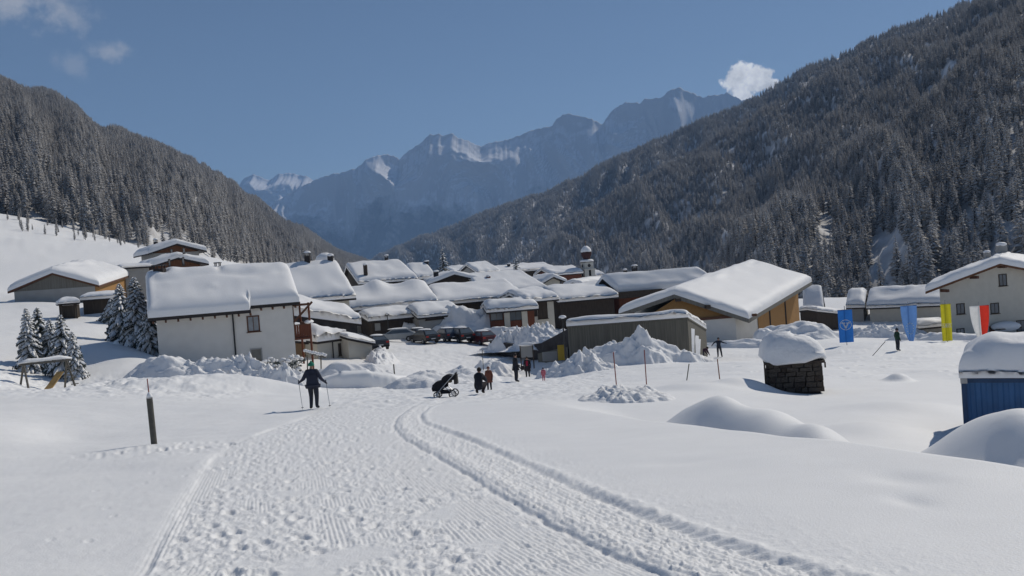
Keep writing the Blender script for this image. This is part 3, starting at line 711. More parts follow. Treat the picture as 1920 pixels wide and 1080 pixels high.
def deck_mesh(name, net, th, m):
    mb = MB()
    for (p, q) in ((net[0], net[1]), (net[1], net[2])):
        a, b = p; c, d = q; dz = Vector((0, 0, -th))
        mb.face([a, b, d, c]); mb.face([a + dz, c + dz, d + dz, b + dz])
        if p is net[0]: mb.face([a, a + dz, b + dz, b])
        else: mb.face([c, d, d + dz, c + dz])
        mb.face([a, c, c + dz, a + dz]); mb.face([b, b + dz, d + dz, d])
    return mb.mesh(name, m)
def wall_corners(net, ou, ov):
    (a0, a1), _, (b0, b1) = net
    LU = (a1 - a0).length; LV = ((net[1][0] - a0).length)
    iu = ou / LU; iv = ov / LV
    return iu, iv
class House:
    pass
def house(label, net, wall, base_z=None, t=.75, ou=.5, ov=.7, th=.2, seed=0, gable=None, gable_from=None, group=None, cat='house', name='house', lumps=None, snow_kw={}, deck=None, nowall=False, low_wall=None):
    h = House(); c = (net[0][0] + net[2][1]) / 2
    if base_z is None: base_z = min(G1(p.x, p.y) for p in (net[0][0], net[0][1], net[2][0], net[2][1])) - .6
    root = empty(name, (c.x, c.y, base_z), 0, label, cat, group); off = Vector((-c.x, -c.y, -base_z)); nt_ = [[p + off for p in row] for row in net]
    h.root = root; h.net = net; h.off = off; h.base = base_z
    add('roof', deck_mesh('roof', nt_, th, deck or FASCIA), root)
    add('roof_snow', slab_mesh('roof_snow', nt_, t, SNOWR, seed=seed, lumps=lumps, **snow_kw), root)
    iu, iv = wall_corners(net, ou, ov); h.iu, h.iv = iu, iv
    dz = Vector((0, 0, -th - .01))
    f0, f1, g0, g1, k0, k1 = (S(nt_, iu, -(1 - iv)) + dz, S(nt_, 1 - iu, -(1 - iv)) + dz, S(nt_, iu, 0) + dz, S(nt_, 1 - iu, 0) + dz, S(nt_, iu, 1 - iv) + dz, S(nt_, 1 - iu, 1 - iv) + dz)
    h.f0, h.f1, h.k0, h.k1, h.g0, h.g1 = [p - off for p in (f0, f1, k0, k1, g0, g1)]
    if not nowall:
        B = lambda p: Vector((p.x, p.y, 0)); mb = MB()
        mb.face([B(f0), B(f1), f1, f0]); mb.face([B(k1), B(k0), k0, k1])
        if gable is None:
            mb.face([B(f1), B(k1), k1, g1, f1]); mb.face([B(k0), B(f0), f0, g0, k0])
        else:
            for (a, g, b) in ((f1, g1, k1), (k0, g0, f0)):
                zc = gable_from if gable_from is not None else min(a.z, b.z) - .05
                a2, b2 = Vector((a.x, a.y, min(zc, a.z))), Vector((b.x, b.y, min(zc, b.z)))
                mb.face([B(a), B(b), b2, a2])
        add('wall', mb.mesh('wall', wall), root)
        if gable is not None:
            for (a, g, b) in ((f1, g1, k1), (k0, g0, f0)):
                zc = gable_from if gable_from is not None else min(a.z, b.z) - .05
                gm = MB(); a2, b2 = Vector((a.x, a.y, min(zc, a.z))), Vector((b.x, b.y, min(zc, b.z))); d = (b2 - a2).normalized()
                nn = Vector((d.y, -d.x, 0)) * .04
                pts = [a2, b2, b, g, a] if zc < min(a.z, b.z) - .1 else [a2, b2, g]
                gm.face([p + nn for p in pts]); gm.face([a2, a2 + nn, b2 + nn, b2][::-1])
                add('gable_boards', gm.mesh('gable_boards', gable), root)
    return h
def on_wall(h, px, py, side='front'):
    """point of the wall plane seen at a pixel"""
    a, b = {'front': (h.f0, h.f1), 'left': (h.f0, h.k0), 'right': (h.f1, h.k1), 'back': (h.k0, h.k1)}[side]
    d = Vector((b.x - a.x, b.y - a.y, 0)).normalized(); n = Vector((-d.y, d.x, 0)); r = unproj(px, py)
    t = (a.dot(n)) / (r.dot(n)); p = r * t
    if n.dot(a) > 0: n = -n      # towards the camera
    return p, d, n
def window(h, px, py, w, hh, side='front', frame=None, pane=None, name='window', out=.05, bars=True, px_size=False, fw=.09, sill=True):
    p, d, n = on_wall(h, px, py, side); p = p + h.off
    M = Matrix((d, n, Vector((0, 0, 1)))).transposed(); frame = frame or WOODD
    mb = MB()
    for c, s in (((0, hh / 2), (w + fw, fw)), ((0, -hh / 2), (w + fw, fw)), ((-w / 2, 0), (fw, hh - fw)), ((w / 2, 0), (fw, hh - fw))):
        mb.box(p + d * c[0] + Vector((0, 0, c[1])) + n * out * .5, (s[0], out, s[1]), M)
    if bars: mb.box(p + n * out * .4, (.05, out * .7, hh - fw), M)
    if sill: mb.box(p + Vector((0, 0, -hh / 2 - fw * .8)) + n * .06, (w + .25, .16, .05), M)
    f = mb.build(name, frame, h.root)
    g = MB(); g.box(p + n * .008, (w, .016, hh), M); g.build('pane', pane or GLASS, f)
    return f
def chimney(h, px, py, Y, w=.55, hh=.9, cap=True, m=None, snowcap=.3, group=None):
    hh *= .62; p = W(px, py, Y) + h.off; mb = MB(); mb.box(p + Vector((0, 0, hh / 2 - .6)), (w, w, hh + 1.2)); c = mb.build('chimney', m or CONCD, h.root)
    if cap:
        k = MB()
        for sx in (-1, 1):
            for sy in (-1, 1): k.box(p + Vector((sx * w * .4, sy * w * .4, hh + .12)), (.06, .06, .24))
        k.box(p + Vector((0, 0, hh + .27)), (w * 1.25, w * 1.25, .06)); k.build('chimney_cap', METAL, c)
    if snowcap:
        s = MB(); s.blob(p + Vector((0, 0, hh + (.3 if cap else 0) + snowcap * .25)), (w * .66, w * .66, snowcap * .7), 0, 12, 8); s.build('chimney_snow', SNOWR, c, smooth=True)
    return c

# ---- the near white house -------------------------------------------------
z_e = (W(277, 600, 66).z + W(466, 577, 68.5).z) / 2
n1 = long_net((277, 601, 66.0), (470, 577, 68.6), 5.6, 496, .85)
# continue the right part on the same ridge with a shorter front slope
d1 = (n1[0][1] - n1[0][0]); dn = d1.normalized()
Lr = 3.75
def extend(p): return p + dn * Lr
fr = 0.90
n1b = [[n1[1][1].lerp(n1[0][1], fr), extend(n1[1][1]).lerp(extend(n1[0][1]), fr)], [n1[1][1].copy(), extend(n1[1][1])], [n1[2][1].lerp(n1[1][1], 1 - fr) if False else n1[1][1].lerp(n1[2][1], fr), extend(n1[1][1]).lerp(extend(n1[2][1]), fr)]]
full = [[n1[0][0], extend(n1[0][1])], [n1[1][0], extend(n1[1][1])], [n1[2][0], extend(n1[2][1])]]
H1 = house('big white plastered house with deep snow roof and wooden balcony', full, PLASTER, base_z=-7.6, t=.9, ou=.55, ov=.95, gable=WOOD, seed=4)
# its roof is in two lengths: replace the single deck and slab by the stepped ones
for ch in list(H1.root.children):
    if ch.name.startswith('roof'): bpy.data.objects.remove(ch)
o1 = H1.off; nA = [[p + o1 for p in r] for r in n1]; nB = [[p + o1 for p in r] for r in n1b]
add('roof', deck_mesh('roof', nA, .24, FASCIA), H1.root); add('roof', deck_mesh('roof', nB, .24, FASCIA), H1.root)
# one snow cover: full width net whose front edge steps back on the right part
def h1_snow():
    L = (full[0][1] - full[0][0]).length; Ls = (n1[0][1] - n1[0][0]).length / L
    us = np.unique(np.concatenate([np.linspace(0, .08, 9), np.linspace(.08, Ls - .05, 30), np.linspace(Ls - .05, Ls + .05, 15), np.linspace(Ls + .05, .9, 12), np.linspace(.9, 1, 10)]))
    vs2 = np.concatenate([-1 + .5 - .5 * np.cos(np.linspace(0, np.pi, 34)), (.5 - .5 * np.cos(np.linspace(0, np.pi, 16)))[1:]])
    U, V = np.meshgrid(us, vs2); ext = np.where(U > Ls, fr, 1.0) ; wid = sst(Ls - .006, Ls + .006, U); ext = 1 + (fr - 1) * wid
    A = [[np.array(tuple(p + o1)) for p in row] for row in full]
    r = A[1][0] * (1 - U)[..., None] + A[1][1] * U[..., None]; a = A[0][0] * (1 - U)[..., None] + A[0][1] * U[..., None]; b = A[2][0] * (1 - U)[..., None] + A[2][1] * U[..., None]
    kv = np.where(np.abs(V) < .8, np.abs(V), .8 + (np.abs(V) - .8) * (ext - .8) / .2); k = kv[..., None]; P = np.where(V[..., None] < 0, r * (1 - k) + a * k, r * (1 - k) + b * k)
    LA = np.linalg.norm(A[0][0] - A[1][0])
    eu = np.minimum(U, 1 - U) * L; ev = np.where(V < 0, (ext - kv) * LA, (1 - np.abs(V)) * LA)
    step = np.where((U < Ls) & (V < 0), np.hypot(np.maximum((Ls - U) * L, 0), np.maximum((fr - kv) * LA, 0)), 9)
    e = np.minimum(np.minimum(eu, ev), step)
    q = np.clip(e / 1.05, 0, 1); prof = .42 + .58 * np.sqrt(np.maximum(1 - (1 - q) ** 2, 0)); dist = np.abs(V) * LA
    top = P.copy()
    h = .92 * prof + .11 * fbm(U * L / 4 + 3, V * 1.6, 3, 12) * q
    lip = 1.0 + .45 * np.sin(U * 9 + 1)
    h += .26 * np.exp(-((V + .20 + .05 * np.sin(U * 11)) / .09) ** 2) * (V < 0) * (perlin(U * 5, V * 0, 4) + .35) * q
    h -= .16 * np.exp(-((V + .34 + .04 * np.sin(U * 11)) / .07) ** 2) * (V < 0) * q * (perlin(U * 5, V * 0, 4) + .5)
    for lu, lv, ru, rv, lh in ((.13, -.12, .03, .10, -.35), (.50, -.12, .02, .10, -.25), (.17, -.1, .05, .12, .12), (.43, -.70, .02, .03, -.10), (.435, -.62, .03, .05, .08), (.02, -.5, .03, .6, .15)):
        h += lh * np.exp(-((U - lu) / ru) ** 2 - ((V - lv) / rv) ** 2)
    top[..., 2] += h - .25 * np.exp(-(dist / .5) ** 2)
    low = P.copy(); low[..., 2] += .004; n, kk = U.shape; verts = np.concatenate([top.reshape(-1, 3), low.reshape(-1, 3)]); off = n * kk; faces = []
    for i in range(n - 1):
        for j in range(kk - 1): faces.append((i * kk + j, i * kk + j + 1, (i + 1) * kk + j + 1, (i + 1) * kk + j))
    def ring(seq):
        for i1, i2 in zip(seq[:-1], seq[1:]): faces.append((i1, i2, i2 + off, i1 + off)[::-1])
    ring(list(range(kk))); ring([i * kk + kk - 1 for i in range(n)]); ring([(n - 1) * kk + j for j in range(kk)][::-1]); ring([i * kk for i in range(n)][::-1])
    return mesh('roof_snow', verts, faces, SNOWR, smooth=True)
add('roof_snow', h1_snow(), H1.root)
# rafters
rb = MB(); rb.box((0, 0, 0), (.14, 1.5, .17)); rme = rb.mesh('rafter', RAFTER)
nrm = Vector((-dn.y, dn.x, 0)); L_all = (full[0][1] - full[0][0]).length; L_s = (n1[0][1] - n1[0][0]).length
sl1 = math.atan2(full[1][0].z - full[0][0].z, 5.6)
for k in range(13):
    s = .35 + k * (L_all - .7) / 12; short = s > L_s
    p = full[0][0] + dn * s + nrm * (.62 + (.56 if short else 0)) + Vector((0, 0, (.62 + (.56 if short else 0)) * math.tan(sl1) - .34)) + o1
    r = add('rafter', rme, H1.root); r.location = p; r.rotation_euler = (sl1, 0, math.atan2(dn.y, dn.x))
window(H1, 475, 607, .85, 1.15, frame=RAFTER, pane=mat('curtained_pane', (.30, .32, .34), .25, .3, 2))
window(H1, 481, 668, .80, 1.15, frame=PLASTER2, pane=mat('closed_shutter', (.22, .21, .18), .9, .2, 3), name='shutter', bars=False, sill=False)
p0, d0, m0 = on_wall(H1, 436, 592); p1, _, _ = on_wall(H1, 444, 690)
pb = Vector((p0.x, p0.y, H1.base)); MB().tube([p0 + m0 * .1 + o1 + Vector((0, 0, .1)), pb + m0 * .1 + o1], .06, 8).build('downpipe', METAL, H1.root)
# dark wooden corner joint of plaster and balcony on the right gable
cr = H1.f1; gd = nrm; outv = dn
def hp(s, d, z): return cr + outv * s + gd * d + Vector((0, 0, z)) + o1      # s out of the gable, d along it, z below the eave
bal = MB(); zb = -2.75
bal.box(hp(.62, 2.6, zb - .08), (1.25, 5.4, .14), Matrix((outv, gd, Vector((0, 0, 1)))).transposed()); bl = bal.build('balcony_floor', WOODR, H1.root)
MT = Matrix((outv, gd, Vector((0, 0, 1)))).transposed()
bme = MB().box((0, 0, 0), (.02, .16, .95), MT).mesh('board', WOODR)
for k in range(29):
    o = add('board', bme, H1.root); o.location = hp(1.24, .12 + k * .175, zb + .5)
bme2 = MB().box((0, 0, 0), (.16, .02, .95), MT).mesh('board', WOODR)
for k in range(7):
    o = add('board', bme2, H1.root); o.location = hp(.1 + k * .175, .02, zb + .5)
MB().box(hp(1.26, 2.6, zb + 1.02), (.12, 5.3, .08), MT).box(hp(.63, .02, zb + 1.02), (1.2, .1, .08), MT).build('handrail', RAFTER, H1.root)
for dd in (.05, 5.1):
    MB().bar(hp(1.25, dd, -6.0), hp(1.25, dd, -.05), .14).build('post', WOODR, H1.root)
MB().bar(hp(0.02, .02, -1.5), hp(1.55, .02, -.02), .15, .15).build('brace', RAFTER, H1.root)
MB().box(hp(.06, 2.6, -1.5), (.05, 5.2, 2.4), MT).build('gable_boards', WOOD, H1.root)
MB().box(hp(.65, .03, -.18), (1.3, .14, .18), MT).build('beam', RAFTER, H1.root)
sb = MB(); sb.blob(hp(1.25, .4, zb + 1.17), (.35, .8, .16), 0, 12, 6, .06); sb.build('rail_snow', SNOWR, H1.root, smooth=True)
chimney(H1, 300, 512, 71, .75, .55, True, m=FASCIA, snowcap=0); chimney(H1, 409, 508, 73.5, .42, .62, True, m=FASCIA, snowcap=.05)

# ---- chalets and barns on the left ----------------------------------------
h = house('upper of two small chalets on the slope behind the near white house', gable_net((277, 478, 134), (388, 468, 139), 446, 9, .85), PLASTER2, t=.85, gable=WOOD, seed=11, ou=.9, ov=1.0)
window(h, 322, 472, 1.0, .7); window(h, 345, 470, 1.0, .7); chimney(h, 292, 458, 140, .5, .6)
h = house('lower of two small wooden chalets, just above the ridge of the near white house', gable_net((277, 504, 120), (392, 492, 124.5), 471, 9, .85), WOOD, t=.85, gable=WOOD, seed=12, ou=.9, ov=1.0)
window(h, 344, 490, .9, .9); window(h, 318, 493, .9, .9)
h = house('long low grey barn with orange board side on the left slope', gable_net((14, 548, 97), (186, 534, 101), 498, 17.4, .8, apex_t=.49, back=R(-11.6), rise=1.3), PLASTER2, t=.8, gable=WOODG, gable_from=None, seed=13, ou=.35, ov=.55, th=.22, deck=RAFTER, snow_kw=dict(edge=1.0))
barn = h
# orange boarded right side
p, d, n = h.f1, None, None
side = h.k1; sf = h.k0
dd = (h.k1 - h.k0).normalized(); nn = Vector((dd.y, -dd.x, 0))
if nn.x < 0: nn = -nn
Lb = (h.k1 - h.k0).length; bm_ = MB().box((0, 0, 0), (.46, .06, 3.4), Matrix((dd, nn, Vector((0, 0, 1)))).transposed()).mesh('board', WOODO)
for k in range(int(Lb / .5)):
    o = add('board', bm_, h.root); o.location = h.k0 + dd * (.27 + k * .5) + nn * .04 + Vector((0, 0, -1.75)) + h.off
h = house('small dark flat roofed shed under a snow slab beside the grey barn', long_net((150, 560, 86), (222, 561, 87), 2.2, 547, .55), WOODD, t=.6, seed=14, ou=.2, ov=.3, th=.15, cat='shed', name='shed')
h = house('tiny lean-to with rounded snow cushion left of the dark flat roofed shed', long_net((109, 569, 83), (150, 568, 84), .9, 556, .7), WOODD, t=.65, seed=15, ou=.3, ov=.3, th=.1, cat='shed', name='shed', nowall=True, snow_kw=dict(edge=.9, start=.2))
for q_ in (h.f0, h.f1, h.k0, h.k1): MB().bar(Vector((q_.x, q_.y, q_.z - 3.2)) + h.off, q_ + h.off, .12).build('post', WOODD, h.root)
MB().box((0, .3, (h.f0.z + h.off.z) - .9), (1.4, .9, 1.7)).build('wood_stack', WOODD, h.root)
h = house('little hut with flat dark roof edge left of the two chalets', long_net((228, 502, 116), (286, 499, 118), 2.6, 493, .35), PLASTER2, t=.35, seed=16, ou=.4, ov=.3, cat='hut', name='hut')

# ---- village core ----------------------------------------------------------
h = house('steep white roofed house directly right of the near white house', long_net((528, 569, 96), (668, 560, 99), 6.0, 488, .9, ridge_frac=(.0, .93)), CREAM, t=.9, ou=.6, ov=.8, seed=21, snow_kw=dict(dip=.14))
chimney(h, 577, 488, 103, .6, .8, True, m=FASCIA); chimney(h, 620, 487, 104, .6, .7, False)
sb = MB(); sb.blob(W(609, 488, 106) + h.off, (1.1, .9, .9), 0, 16, 9, .04); sb.build('chimney_snow', SNOWR, h.root, smooth=True)
h = house('snow roofed house with two chimneys left of the valley gap', long_net((672, 532, 148), (784, 526, 152), 6.5, 487, .95, ridge_frac=(-.03, .9)), WOODD, t=.95, seed=22, ou=.6, ov=.8, snow_kw=dict(dip=.16))
chimney(h, 685, 503, 150, .6, .9, False, m=STONE); chimney(h, 725, 489, 158, .6, .9, True)
h = house('long low house with humped snow roof behind the carport', long_net((652, 582, 113), (822, 570, 117), 5.5, 533, 1.0), PLASTER2, t=1.0, seed=23, ou=.5, ov=.6, lumps=[(.42, -.05, .10, .35, .9), (.85, -.1, .12, .4, .5)], snow_kw=dict(dip=.1))
window(h, 735, 578, 2.4, .7, bars=False)
h = house('long house with smooth snow roof and open dark gable, centre of village', long_net((817, 570, 117), (985, 560, 121), 6.0, 527, .9, ridge_frac=(.04, .96)), WOODD, t=.9, seed=24, ou=1.2, ov=.6, gable=WOODD)
h = house('low white house under a thick snow slab behind the parked cars', long_net((783, 597, 110), (866, 588, 113), 2.8, 565, .8), PLASTER2, t=.8, seed=25, ou=.3, ov=.3)
window(h, 820, 592, 3.2, .8, pane=WOODD, bars=False)
h = house('porch building with snow roof on white pillars right of the parking', long_net((912, 584, 110), (1010, 581, 111), 3.0, 557, 1.0), WOODR, t=1.0, seed=26, ou=.5, ov=.5, snow_kw=dict(edge=.9))
for px in (950, 983): 
    p, d, n = on_wall(h, px, 590); MB().box(p + n * .12 + h.off + Vector((0, 0, -1.4)), (.7, .2, 4.4), Matrix((d, n, Vector((0, 0, 1)))).transposed()).build('pillar', CREAM, h.root)
for px in (931, 967): window(h, px, 592, 1.5, 1.1, pane=GLASS, sill=False)
h = house('tall narrow white house with snow roof at the right end of the porch building', long_net((984, 566, 112), (1048, 562, 114), 4.5, 538, .9), CREAM, t=.9, seed=27, ou=.5, ov=.6)
window(h, 1017, 580, 1.3, 2.3, pane=WOODD); window(h, 1000, 578, .9, 1.9, pane=WOODD)
h = house('house with broad snow roof rising behind the centre house', long_net((905, 556, 146), (1030, 545, 150), 7.5, 507, .9, ridge_frac=(.0, .84)), WOODD, t=.9, seed=28, ou=.6, ov=.8, gable=WOOD)
chimney(h, 916, 524, 152, .7, .8, False, m=WOODR)
h = house('chalet with dark wooden gable and chimney facing the camera behind the centre roofs', gable_net((800, 534, 150), (906, 527, 152), 506, 10, .75), WOODD, t=.75, seed=29, gable=WOODD, ou=.8, ov=.8)
chimney(h, 818, 520, 152, .8, 1.5, False, m=CONCD)
h = house('long dark timber barn with snow roof in the shadow of the next gable', long_net((1046, 568, 126), (1160, 556, 129), 5.5, 531, .9), WOODD, t=.9, seed=30, ou=.5, ov=.6)
h = house('red brown timber chalet with long snow roof and balconies left of the big barn', gable_net((1108, 552, 134), (1160, 548, 131), 512, 15.5, .85, back=R(77), apex_t=.45), WOODR, t=.85, seed=31, gable=WOODD, ou=.7, ov=.9, snow_kw=dict(dip=.16))
tim = h
for px in (1175, 1200, 1228, 1250): window(h, px, 543, 1.1, 1.0, side='back', frame=WOOD)
p, d, n = on_wall(h, 1190, 556, 'back'); Mx = Matrix((d, n, Vector((0, 0, 1)))).transposed()
MB().box(p + n * .7 + h.off, (7.5, 1.3, .15), Mx).box(p + n * 1.3 + Vector((0, 0, .5)) + h.off, (7.5, .08, .8), Mx).build('balcony', WOODD, h.root)
chimney(h, 1190, 508, 141, .8, .7, True); chimney(h, 1172, 511, 140, .5, .6, False)
h = house('small chalet with pale gable below the church roof', gable_net((1014, 532, 168), (1064, 530, 170), 511, 8, .8), CREAM, t=.8, seed=32, ou=.8, ov=.9)
window(h, 1052, 532, .8, .8)
h = house('tiny dark gable just left of the timber chalet', gable_net((1056, 537, 150), (1092, 534, 151), 521, 9, .8, back=R(35)), WOODD, t=.75, seed=33, gable=WOODD, ou=.5, ov=.6)
h = house('church nave with snow roof and reddish wall left of the onion tower', long_net((1032, 517, 226), (1094, 512, 229), 6.0, 498, .9), WOODR, t=.95, seed=34, ou=.4, ov=.5, cat='church', name='church_nave')
for i, (a, b, c_, py, lab) in enumerate((((778, 524, 185), (818, 521, 187), 5, 492, 'distant snow roof left of the tall fir behind the village'),
                         ((850, 514, 240), (902, 511, 243), 6, 497, 'distant low snow roof right of the tall fir'),
                         ((896, 513, 215), (938, 511, 218), 6, 490, 'distant house with steep rounded snow roof between the two firs'),
                         ((932, 512, 250), (1042, 505, 258), 7, 495, 'distant long snow roof behind the short fir, left of the church'),
                         ((1096, 520, 245), (1134, 517, 247), 4, 507, 'distant snow roof just right of the church tower'))):
    h = house(lab, long_net(a, b, c_, py, .9), WOODD if i % 2 else PLASTER2, t=.95, seed=40 + i, ou=.5, ov=.6, group='far roofs at the back of the village')
    if i in (0, 3): chimney(h, a[0] + 22, py + 5, a[2] + 6, .9, 1.2, False)

# ---- lower group near the walker -------------------------------------------
h = house('grey house with one long sagging snow slab right of the balcony', long_net((520, 588, 88), (678, 608, 91), 4.5, 563, 1.1, level=False), CONCD, t=1.1, seed=51, ou=.4, ov=.4, lumps=[(.15, 0, .35, .8, .7)], snow_kw=dict(edge=1.0, start=.6))
h = house('tan fronted annex under a thick snow roof below the long sagging slab', long_net((522, 636, 80), (592, 643, 80), 3.2, 611, 1.0, level=False), mat('tan_render', (.30, .20, .12), .9, .15, 2), t=1.0, seed=52, ou=.4, ov=.35, snow_kw=dict(start=.7))
h = house('small white building with mushroom of snow on its corner, beside the lane', long_net((594, 641, 79), (650, 634, 81.5), 2.8, 612, 1.0), CREAM, t=.95, seed=53, ou=.15, ov=.2, lumps=[(.35, -.4, .3, .5, .35)], snow_kw=dict(start=.6))
window(h, 638, 655, .35, 1.0, pane=WOODD, bars=False); 
p, d, n = on_wall(h, 622, 640); MB().tube([p + n * .1 + h.off, p + n * .1 + h.off + Vector((0, 0, -4))], .05, 6).build('downpipe', METAL, h.root)
h = house('white shed with thin snow roof sloping to the lane, right of the small white building', long_net((652, 634, 80), (704, 644, 82), 2.6, 622, .35, level=False), CREAM, t=.4, seed=54, ou=.2, ov=.3, cat='shed', name='shed', snow_kw=dict(edge=.5))
h = house('open carport with thick snow slab behind the silver car', long_net((690, 604, 109), (790, 592, 112), 2.8, 575, .95), WOODD, t=.95, seed=55, ou=.6, ov=.5, cat='carport', name='carport', snow_kw=dict(edge=1.0, start=.5))
window(h, 708, 613, .8, 1.0, pane=PLASTER2, bars=False)

# ---- concrete shed -----------------------------------------------------------
a = W(1062, 612, 73.5); b = W(1290, 595, 72.0); zz = (a.z + b.z) / 2; 
a.z = zat(a.x, a.y, 612); b.z = zat(b.x, b.y, 595); c_ = W(1325, 617, 81.5); bk = (c_ - b)
mono = [[a, b], [a + bk * .5, b + bk * .5], [a + bk, c_]]
h = house('long grey concrete shed with sloping snow roof behind the ploughed pile', mono, CONC, base_z=-12, t=.75, ou=.06, ov=.06, th=.12, seed=56, cat='shed', name='shed', deck=CONC, snow_kw=dict(edge=.8, start=.5, ridge_round=.01))
shed = h
# snow plastered on the receding side wall
dd = (h.k1 - h.f1).normalized(); 
for k, (s, z0, z1, w) in enumerate(((.22, -.6, -3.2, .7), (.42, -1.0, -3.4, .9), (.52, -1.2, -3.0, .7))):
    base = h.f1.lerp(h.k1, s) ; mb = MB(); ou_ = (h.f1 - h.f0).normalized(); rn = random.Random(k); pts = []
    for j in range(9):
        f_ = j / 8; zc = z0 + (z1 - z0) * f_; ww = w * (1 - f_ ** 2) * rn.uniform(.8, 1.1); pts.append((base + dd * (-ww - f_ * 1.2) + Vector((0, 0, zc)), base + dd * (ww - f_ * 1.4) + Vector((0, 0, zc)), base + dd * (-f_ * 1.3) + ou_ * .16 + Vector((0, 0, zc))))
    for (p, q, r_), (p2, q2, r2) in zip(pts[:-1], pts[1:]): mb.face([x + ou_ * .02 + h.off for x in (p, p2, r2, r_)]); mb.face([x + ou_ * .02 + h.off for x in (r_, r2, q2, q)])
    mb.build('snow_patch', SNOWP, h.root, smooth=True)
# ---- curved dark retaining wall with snow load ----------------------------------
rp = [(918, 638, 92), (945, 643, 89), (985, 648, 86), (1015, 643, 83), (1040, 630, 80), (1066, 616, 77)]
w_pts = [W(*p) for p in rp]; c = w_pts[3].copy(); cz = -13
root = empty('retaining_wall', (c.x, c.y, cz), 0, 'curved dark retaining wall of the garage ramp, loaded with rough snow', 'wall'); off = Vector((-c.x, -c.y, -cz))
dense = []
for i in range(len(w_pts) - 1):
    for k in range(6): dense.append(w_pts[i].lerp(w_pts[i + 1], k / 6))
dense.append(w_pts[-1]); mb = MB()
for p, q in zip(dense[:-1], dense[1:]):
    d = (q - p); d.z = 0; d.normalize(); n = Vector((-d.y, d.x, 0)) * .4
    B = lambda s: Vector((s.x, s.y, cz))
    mb.face([x + off for x in (B(p), B(q), q, p)]); mb.face([x + off for x in (p, q, q + n, p + n)]); mb.face([x + off for x in (B(q) + n, B(p) + n, p + n, q + n)])
mb.build('wall', CONCD, root)
pn = MB(); P0, P1 = W(1048, 666, 77.3), W(1056, 664, 76.6)
pn.box((P0 + P1) / 2 + off + Vector((0, -.2, .2)), (.55, .06, 1.3)); pn.build('panel', mat('yellow_panel', (.55, .36, .04), .6, .1, 4), root)
pn = MB(); pn.box(W(1032, 668, 78.6) + off + Vector((0, 0, 0)), (1.4, .06, .8)); pn.build('panel', PLASTER2, root)
pn = MB(); q0, q1 = W(1008, 663, 82.3), W(1064, 650, 76.6)
pn.face([x + off for x in (q0 - Vector((0, 0, 4)), q1 - Vector((0, 0, 4)), q1, q0)]); pn.build('lower_wall', mat('grey_green_base', (.14, .14, .12), .9, .2, 3), root)

# ---- the big hall -----------------------------------------------------------------
P5 = W(1160, 588, 97); P1_ = W(1264, 552, 99); P4 = W(1404, 598, 98); P3 = W(1522, 528, 119); P2 = W(1414, 496, 125); P6 = P2 + (P5 - P1_)
hall_net = [[P5, P6], [P1_, P2], [P4, P3]]
h = house('big hall with broad low snow roof, wooden gable and orange side wall', hall_net, PLASTER, base_z=-13.5, t=.85, ou=.9, ov=1.5, th=.45, seed=57, gable=WOODO, gable_from=(W(1330, 597, 99).z + 13.5), cat='barn', name='barn', deck=WOODG, snow_kw=dict(dip=.05, edge=1.1, nu=50, nv=50))
hall = h
dd = (h.k1 - h.k0); nn = Vector((dd.y, -dd.x, 0)).normalized()
if nn.x < 0: nn = -nn
mo = MB(); dh_ = Vector((dd.x, dd.y, 0)).normalized(); 
def hk(s, z=0): return h.k0.lerp(h.k1, s) + nn * .05 + Vector((0, 0, z)) + h.off
for s0, s1 in ((.30, .47), (.48, .73), (.74, .985)):
    q = MB(); A, B_ = hk(s0), hk(s1); bz = 2.2
    q.face([Vector((A.x, A.y, bz)), Vector((B_.x, B_.y, bz)), B_ + Vector((0, 0, -.05)), A + Vector((0, 0, -.05))]); 
    q.face([x + nn * .03 for x in (Vector((A.x, A.y, bz)), Vector((B_.x, B_.y, bz)), B_ + Vector((0, 0, -.05)), A + Vector((0, 0, -.05)))])
    q.build('panel', WOODO, h.root)
for s in (.475, .735): 
    A = hk(s) + nn * .05; MB().bar(Vector((A.x, A.y, 2.2)), A, .2).build('batten', CONCD, h.root)
for px, py in ((1269, 560), (1322, 573), (1225, 572)):
    p, d, n = on_wall(h, px, py, 'left') if False else (None, None, None)
def gw(px, py):     # point on the front gable plane
    a, b = h.f0, h.k0; d = Vector((b.x - a.x, b.y - a.y, 0)).normalized(); n = Vector((-d.y, d.x, 0)); r = unproj(px, py); p = r * (a.dot(n) / r.dot(n))
    if n.dot(a) > 0: n = -n
    return p, d, n
for px, py, w, hh in ((1270, 562, .5, .35), (1325, 575, .5, .4)):
    p, d, n = gw(px, py); Mx = Matrix((d, n, Vector((0, 0, 1)))).transposed()
    MB().box(p + n * .35 + h.off, (w, .7, hh), Mx).build('purlin', WOODD, h.root)
p, d, n = gw(1330, 597); MB().box(p + n * .08 + h.off, (10.5, .12, .28), Matrix((d, n, Vector((0, 0, 1)))).transposed()).build('beam', RAFTER, h.root)
h = house('small white annex with steep snow roof behind the right end of the big hall', long_net((1506, 586, 130), (1546, 582, 129), 3.6, 532, .75, ridge_frac=(0, .9)), CREAM, t=.75, seed=58, ou=.3, ov=.35)
h = house('low timber garden shed with snow slab between the annex and the blue flag', long_net((1532, 584, 126), (1590, 590, 128), 2.0, 575, .7, level=False), WOODD, t=.7, seed=59, ou=.2, ov=.2, cat='shed', name='shed')

